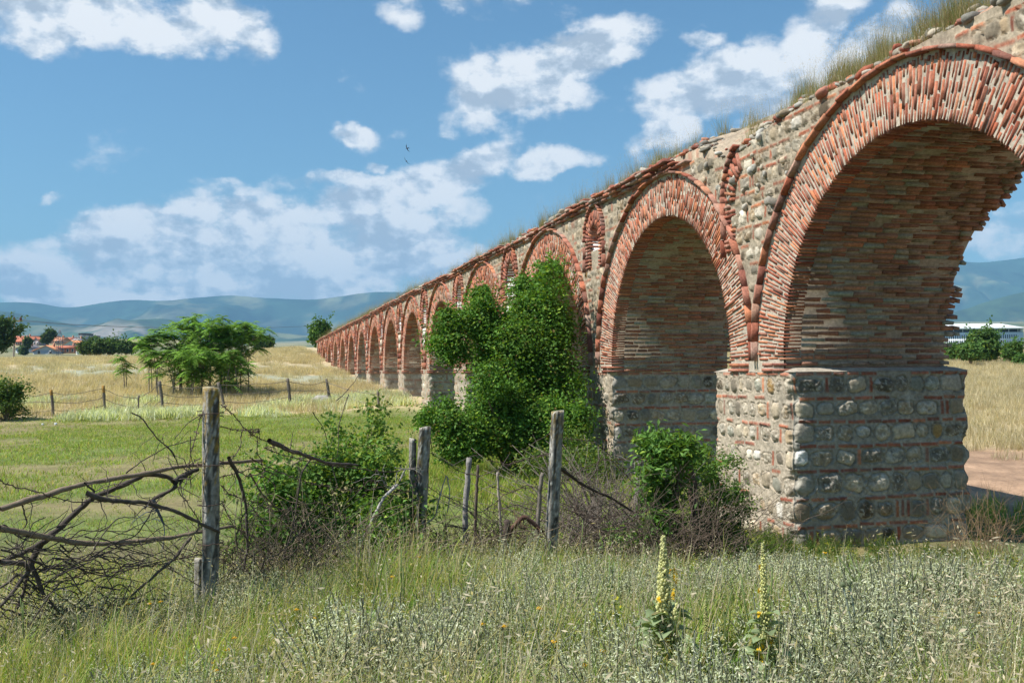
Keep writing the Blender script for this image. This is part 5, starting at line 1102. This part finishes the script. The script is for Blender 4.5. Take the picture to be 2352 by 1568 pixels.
mb = MB(); o = np.array(tops[0])*1.0; o[2] = gz(o[0], o[1]); r = rng(3)
for i in range(len(tops)-1):
    for dz in (.12, .5, .85):
        a = tops[i]-np.array([0, 0, dz]); b = tops[i+1]-np.array([0, 0, dz]); tube(mb, wiggle(a, b, 12, .06, r, .10)-o, .012, (.16, .13, .11), 4)
w_ = empty('field_fence_wire', tuple(o), 0, 'sagging wire strands along the far fence posts', 'wire'); mb.build('strand', M_WIRE, w_)
def stone(x, y, Z, w, h, col, label, seed, name='stone_block', cat='stone'):
    r = rng(seed); p = at(x, y, Z); g = gz(p[0], p[1]); s = Z/FPX; mb = MB(); blob(mb, (0, 0, h*s*.35), (w*s*.5, w*s*.4, h*s*.6), col, r, 4, .28); o = mb.build(name, M_CONC, None, smooth=True, loc=(p[0], p[1], g)); tag(o, label, cat)
stone(740, 905, 45, 56, 22, (.34, .32, .28), 'pale lump of rubble lying beside the far fence', 1)
stone(1637, 1226, 10.6, 44, 34, (.52, .50, .47), 'white stone block in the weeds left of the near pier', 2)
stone(165, 902, 47, 50, 12, (.42, .37, .30), 'flat brown stone behind the far fence', 3)
stone(128, 972, 38, 6, 6, (.8, .8, .8), 'white scrap of litter at the field edge, right one', 4, 'litter_scrap', 'litter')
stone(98, 976, 38, 7, 4, (.8, .8, .8), 'small white scrap of litter at the field edge, left one', 5, 'litter_scrap', 'litter')

# ------------------------------------------------------------------ town beyond the field
M_ROOF = mat_attr('clay roof', .85, (1.5, .2), None); M_GLASS = mat_attr('dark glass', .25, None, None, spec=.6)
def prism(mb, a, b, c, d, h, col): pass
def house(x0, x1, yr, ye, yb, Z, wall, roof, label, mode='side', win=3, chim=1, name='town_house', cat='house', rows=1, depth=9, group='houses of the town', ridge_off=.5, wcol=(.75, .75, .75)):
    s = Z/FPX; c = at((x0+x1)/2, yb, Z); g = gz(c[0], c[1]+depth/2); W = (x1-x0)*s; zb = min(g, c[2])-1.0; zr = at(c[0], yr, Z)[2] if False else at((x0+x1)/2, yr, Z)[2]; ze = at((x0+x1)/2, ye, Z)[2]
    root = empty(name, (c[0], c[1], c[2]), 0, label, cat, group); Z0 = c[2]; e = ze-Z0; rr = zr-Z0; lo = zb-Z0; w = W/2; ov = min(.5, W*.05)
    mb = MB()
    if mode == 'flat': box(mb, (-w, 0, lo), (w, depth, rr), wall)
    else:
        box(mb, (-w, 0, lo), (w, depth, e), wall)
        if mode == 'gable':
            k = (ridge_off-.5)*2*w; V = [(-w, 0, e), (w, 0, e), (k, 0, rr-.08), (-w, depth, e), (w, depth, e), (k, depth, rr-.08)]
            mb.add(V, np.array([[0, 1, 2], [3, 5, 4]]), wall)
        else:
            V = [(-w, 0, e), (-w, depth, e), (-w, depth/2, rr-.08), (w, 0, e), (w, depth, e), (w, depth/2, rr-.08)]; mb.add(V, np.array([[0, 2, 1], [3, 4, 5]]), wall)
    mb.build('wall', M_PAINT, root)
    mb = MB(); t = .18
    def slab(p):
        p = np.array(p, float); V = np.concatenate([p, p-np.array([0, 0, t])]); mb.add(V, np.array([[0, 1, 2, 3], [7, 6, 5, 4], [0, 4, 5, 1], [1, 5, 6, 2], [2, 6, 7, 3], [3, 7, 4, 0]]), roof)
    if mode == 'gable':
        k = (ridge_off-.5)*2*w; slab([(-w-ov, -ov, e-.05), (k, -ov, rr+.1), (k, depth+ov, rr+.1), (-w-ov, depth+ov, e-.05)]); slab([(k, -ov, rr+.1), (w+ov, -ov, e-.05), (w+ov, depth+ov, e-.05), (k, depth+ov, rr+.1)])
    elif mode == 'side':
        slab([(-w-ov, -ov*1.5, e-.05), (w+ov, -ov*1.5, e-.05), (w+ov, depth/2, rr+.1), (-w-ov, depth/2, rr+.1)]); slab([(-w-ov, depth/2, rr+.1), (w+ov, depth/2, rr+.1), (w+ov, depth+ov, e-.05), (-w-ov, depth+ov, e-.05)])
    else: box(mb, (-w-.2, -.2, rr), (w+.2, depth+.2, rr+.25), roof)
    ro = mb.build('roof', M_ROOF, root)
    if chim: m2 = MB(); q = w*.35; box(m2, (q-.3, depth*.4, rr-1.0), (q+.3, depth*.4+.6, rr+.9), (.4, .2, .13)); m2.build('chimney', M_PAINT, ro)
    for r_ in range(rows):
        for i in range(win):
            xx = -w+(i+.5)*2*w/win; z0 = e*(.25+.0*r_) + r_*(e*.5) if rows > 1 else e*.42; hw = min(.55, w/win*.5); hh = .65
            m3 = MB(); box(m3, (xx-hw, -.03, z0), (xx+hw, .05, z0+2*hh), wcol); f = m3.build('window', M_PAINT, root); m4 = MB(); box(m4, (xx-hw+.12, -.06, z0+.12), (xx+hw-.12, .0, z0+2*hh-.12), (.05, .06, .07)); m4.build('pane', M_GLASS, f)
    return root
RR = (.44, .15, .085); OR = (.56, .24, .12); BRW = (.30, .15, .10); WH = (.62, .64, .66); GY = (.40, .43, .47)
house(22, 78, 771, 776, 786, 470, (.45, .3, .22), RR, 'long low red roof at the back of the town, furthest left')
house(34, 61, 774, 784, 796, 430, BRW, RR, 'brown brick house with red roof next to the left tall tree')
house(61, 76, 774, 783, 797, 425, (.55, .40, .32), RR, 'house showing a pale gable end between two red roofs', 'gable', 2, 0)
house(75, 90, 774, 783, 797, 425, (.33, .25, .24), RR, 'brown house with red roof right of the pale gable', 'gable', 2)
house(105, 126, 771, 781, 792, 450, (.45, .28, .2), OR, 'orange roofed house behind the round trees')
house(124, 143, 774, 782, 792, 445, (.5, .3, .2), OR, 'orange roofed house left of the lattice mast')
house(146, 166, 774, 779, 790, 470, (.5, .42, .36), RR, 'low red roof left of the grey concrete block')
house(180, 195, 766, 766, 784, 450, (.13, .14, .15), (.16, .17, .18), 'dark unfinished concrete block towering over the town', 'flat', 0, 0, 'concrete_block', 'building')
house(184, 194, 771, 771, 786, 440, (.42, .46, .50), (.4, .42, .44), 'light grey block in front of the dark concrete block', 'flat', 2, 0, 'concrete_block', 'building')
house(196, 211, 771, 771, 785, 455, (.20, .22, .24), (.2, .2, .2), 'flat grey block right of the dark concrete block', 'flat', 0, 0, 'concrete_block', 'building')
house(162, 185, 776, 783, 792, 420, (.35, .37, .40), (.27, .24, .25), 'house with a grey hipped roof below the concrete blocks', 'side', 2)
house(193, 211, 781, 788, 798, 400, WH, RR, 'white house with a red roof, left of a pair', 'gable', 2)
house(210, 226, 782, 789, 798, 402, WH, RR, 'white house with red roof, right of a pair', 'gable', 2)
house(226, 238, 782, 788, 796, 405, (.4, .2, .14), RR, 'small red house against the hedge of trees', 'gable', 1)
house(141, 179, 781, 794, 803, 380, (.62, .62, .55), OR, 'cream gable with an orange roof above the brick house', 'gable', 1, 0, ridge_off=.58)
house(36, 73, 791, 800, 818, 350, (.50, .54, .58), (.17, .16, .17), 'pale house with a dark roof beside the utility pole', 'gable', 0, 1, ridge_off=.47)
house(76, 129, 793, 805, 819, 340, (.36, .42, .48), OR, 'large blue grey gable under an orange roof', 'gable', 2, 1, ridge_off=.58)
house(128, 172, 793, 798, 817, 345, (.55, .22, .12), RR, 'orange brick house with two white framed windows', 'side', 4, 1, rows=1)
house(198, 212, 802, 806, 813, 340, (.6, .25, .14), OR, 'small orange shed at the edge of the trees', 'side', 1, 0)
house(175, 188, 803, 807, 815, 335, (.7, .72, .72), (.7, .72, .72), 'low white shelter beside the brick house', 'side', 0, 0)
def pole():
    Z = 200; b = at(31, 822, Z); t = at(34, 735, Z); g = gz(b[0], b[1]); o = np.array([b[0], b[1], g]); root = empty('utility_pole', tuple(o), 0, 'weathered utility pole with a crossarm and three insulators at the left edge', 'utility pole')
    T = t-o; mb = MB(); tube(mb, [(0, 0, -.3), T*.5, T], [.2, .17, .13], (.30, .26, .22), 8); mb.build('pole', M_BARK, root)
    mb = MB(); box(mb, T+np.array([-1.5, -.12, -.35]), T+np.array([1.5, .12, -.05]), (.42, .27, .16)); mb.build('crossarm', M_BARK, root)
    for k in (-1.25, -.1, 1.2):
        m = MB(); tube(m, [T+np.array([k, 0, -.05]), T+np.array([k, 0, .25]), T+np.array([k, 0, .65])], [.2, .28, .1], (.10, .05, .04), 8); m.build('insulator', M_PAINT, root)
    for j, yy in enumerate((733, 736)):
        pts = [at(34+j*3, yy, Z), at(150, 744+j, Z*1.15), at(300, 751+j, Z*1.4), at(480, 753+j, Z*1.8), at(620, 752+j, Z*2.2), at(720, 748+j, Z*2.6)]; P = np.array(pts); u = np.linspace(0, 5, 60); Q = np.stack([np.interp(u, np.arange(6), P[:, i]) for i in range(3)], 1)
        m = MB(); tube(m, Q-Q[0], .035, (.12, .12, .13), 4); w = m.build('power_line', M_WIRE, None, loc=tuple(Q[0])); tag(w, ('upper' if j == 0 else 'lower')+' thin power line running right from the utility pole', 'power line')
pole()
def mast():
    Z = 330; b = at(137, 815, Z); g = b[2]-1; root = empty('lattice_mast', (b[0], b[1], g), 0, 'thin steel lattice mast rising between the orange roofs', 'mast'); H = at(137, 756, Z)[2]-g; mb = MB(); w = .75
    for sx in (-1, 1):
        for sy in (-1, 1): tube(mb, [(sx*w, sy*w, 0), (sx*w*.8, sy*w*.8, H*.75), (0, 0, H)], .09, (.22, .21, .24), 4)
    mb.build('legs', M_WIRE, root); mb = MB()
    for k in range(8):
        z = H*.75*k/8; q = w*(1-.2*k/8); tube(mb, [(-q, -q, z), (q, -q, z+H*.09)], .06, (.22, .21, .24), 3); tube(mb, [(-q, -q, z), (q, -q, z)], .07, (.22, .21, .24), 3)
    mb.build('bracing', M_WIRE, root)
mast()
def minaret():
    Z = 620; b = at(541, 790, Z); root = empty('minaret', tuple(b), 0, 'slender white minaret glimpsed behind the thicket', 'minaret'); H = at(541, 738, Z)[2]-b[2]
    mb = MB(); tube(mb, [(0, 0, -2), (0, 0, H*.8)], [1.0, .9], (.75, .74, .72), 12); mb.build('shaft', M_PAINT, root); mb = MB(); tube(mb, [(0, 0, H*.55), (0, 0, H*.6)], [1.5, 1.6], (.75, .74, .72), 12); mb.build('balcony', M_PAINT, root); mb = MB(); tube(mb, [(0, 0, H*.8), (0, 0, H)], [1.1, .05], (.35, .36, .38), 12); mb.build('spire', M_PAINT, root)
minaret()
def white_building():
    Z = 450; s = Z/FPX; b = at(2160, 797, Z); root = empty('white_building', (b[0]-8, b[1], b[2]), 0, 'long white three storey building with a pale sloping roof behind the bushes', 'building'); X1 = (2351-2160)*s+8; D = 18; y = lambda v: at(2250, v, Z)[2]-b[2]
    mb = MB(); box(mb, (0, 0, -3), (X1, D, y(763)), (.78, .79, .80)); box(mb, (0, 1.6, y(763)), (X1-.6, D, y(752.5)), (.5, .5, .5)); box(mb, (X1-.6, 0, y(763)), (X1, D, y(752)), (.78, .79, .80)); box(mb, (0, 0, y(763)), (9.5, D, y(752.5)), (.78, .79, .8)); mb.build('wall', M_PAINT, root)
    mb = MB(); e, t = y(753.2), y(741); V = [(-.5, -.8, e), (X1+.6, -.8, e), (X1-6, D*.5, t), (2.5, D*.5, t), (-.5, -.8, e-.45), (X1+.6, -.8, e-.45), (X1+.6, D, e-.45), (-.5, D, e-.45)]; V += [(-.5, D, e), (X1+.6, D, e)]
    mb.add(V, np.array([[0, 1, 2, 3], [0, 4, 5, 1], [3, 2, 9, 8], [4, 7, 6, 5]]), (.72, .74, .74)); mb.add([V[1], V[9], V[2], V[0], V[8], V[3]], np.array([[0, 1, 2], [3, 5, 4]]), (.7, .72, .72)); mb.build('roof', M_PAINT, root)
    mb = MB(); box(mb, (9.6, 1.4, y(762.5)), (X1-1, 1.59, y(753.8)), (.045, .05, .06)); mb.build('glazed_band', M_GLASS, root)
    for k in range(9):
        m = MB(); xx = 10+k*(X1-11)/8.3; box(m, (xx-.12, .1, y(763)), (xx+.12, .34, y(753.6)), (.6, .62, .62)); m.build('column', M_PAINT, root)
    for row, (ya, yb_) in enumerate(((777.5, 768.5), (789.5, 781))):
        x = 3.0; k = 0
        while x < X1-3.2:
            m = MB(); box(m, (x, -.05, y(ya)), (x+.42, .1, y(yb_)), (.05, .06, .08)); m.build('window', M_GLASS, root); x += .98; k += 1
white_building()
def bird(x, y, Z, yaw, roll, label):
    p = at(x, y, Z); s = 1.25; V = np.array([(0, .09, 0), (.02, .03, .012), (-.02, .03, .012), (0, .03, -.016), (.014, -.05, .006), (-.014, -.05, .006), (0, -.05, -.008), (.035, -.14, 0), (-.035, -.14, 0), (0, -.09, 0),
        (.09, .045, .02), (.085, -.0, .02), (.20, -.06, .03), (-.09, .045, .02), (-.085, -.0, .02), (-.20, -.06, .03), (.012, -.02, .01), (-.012, -.02, .01)])*s
    F = np.array([[0, 1, 2], [0, 3, 1], [0, 2, 3], [1, 4, 5], [1, 5, 2], [1, 3, 6], [1, 6, 4], [2, 5, 6], [2, 6, 3], [4, 7, 9], [5, 9, 8], [4, 9, 5], [6, 9, 7], [6, 8, 9], [1, 16, 10], [16, 11, 10], [10, 11, 12], [2, 13, 17], [17, 13, 14], [13, 15, 14], [4, 6, 7], [6, 5, 8]])
    ca, sa = math.cos(roll), math.sin(roll); V = V @ np.array([[ca, 0, sa], [0, 1, 0], [-sa, 0, ca]]).T; ca, sa = math.cos(yaw), math.sin(yaw); V = V @ np.array([[ca, -sa, 0], [sa, ca, 0], [0, 0, 1]]).T
    mb = MB(); mb.add(V, F, (.02, .02, .025)); o = mb.build('swallow', M_PAINT, None, loc=tuple(p)); tag(o, label, 'bird')
bird(935, 341, 52, .9, 1.0, 'upper of the two small dark birds in the sky')
bird(933, 371, 48, .3, .9, 'lower of the two small dark birds in the sky')

build_haze()
SC.render.engine = 'CYCLES'
SC.cycles.use_denoising = True
SC.cycles.max_bounces = 6; SC.cycles.diffuse_bounces = 3; SC.cycles.transparent_max_bounces = 6; SC.cycles.volume_bounces = 0
SC.cycles.transmission_bounces = 4
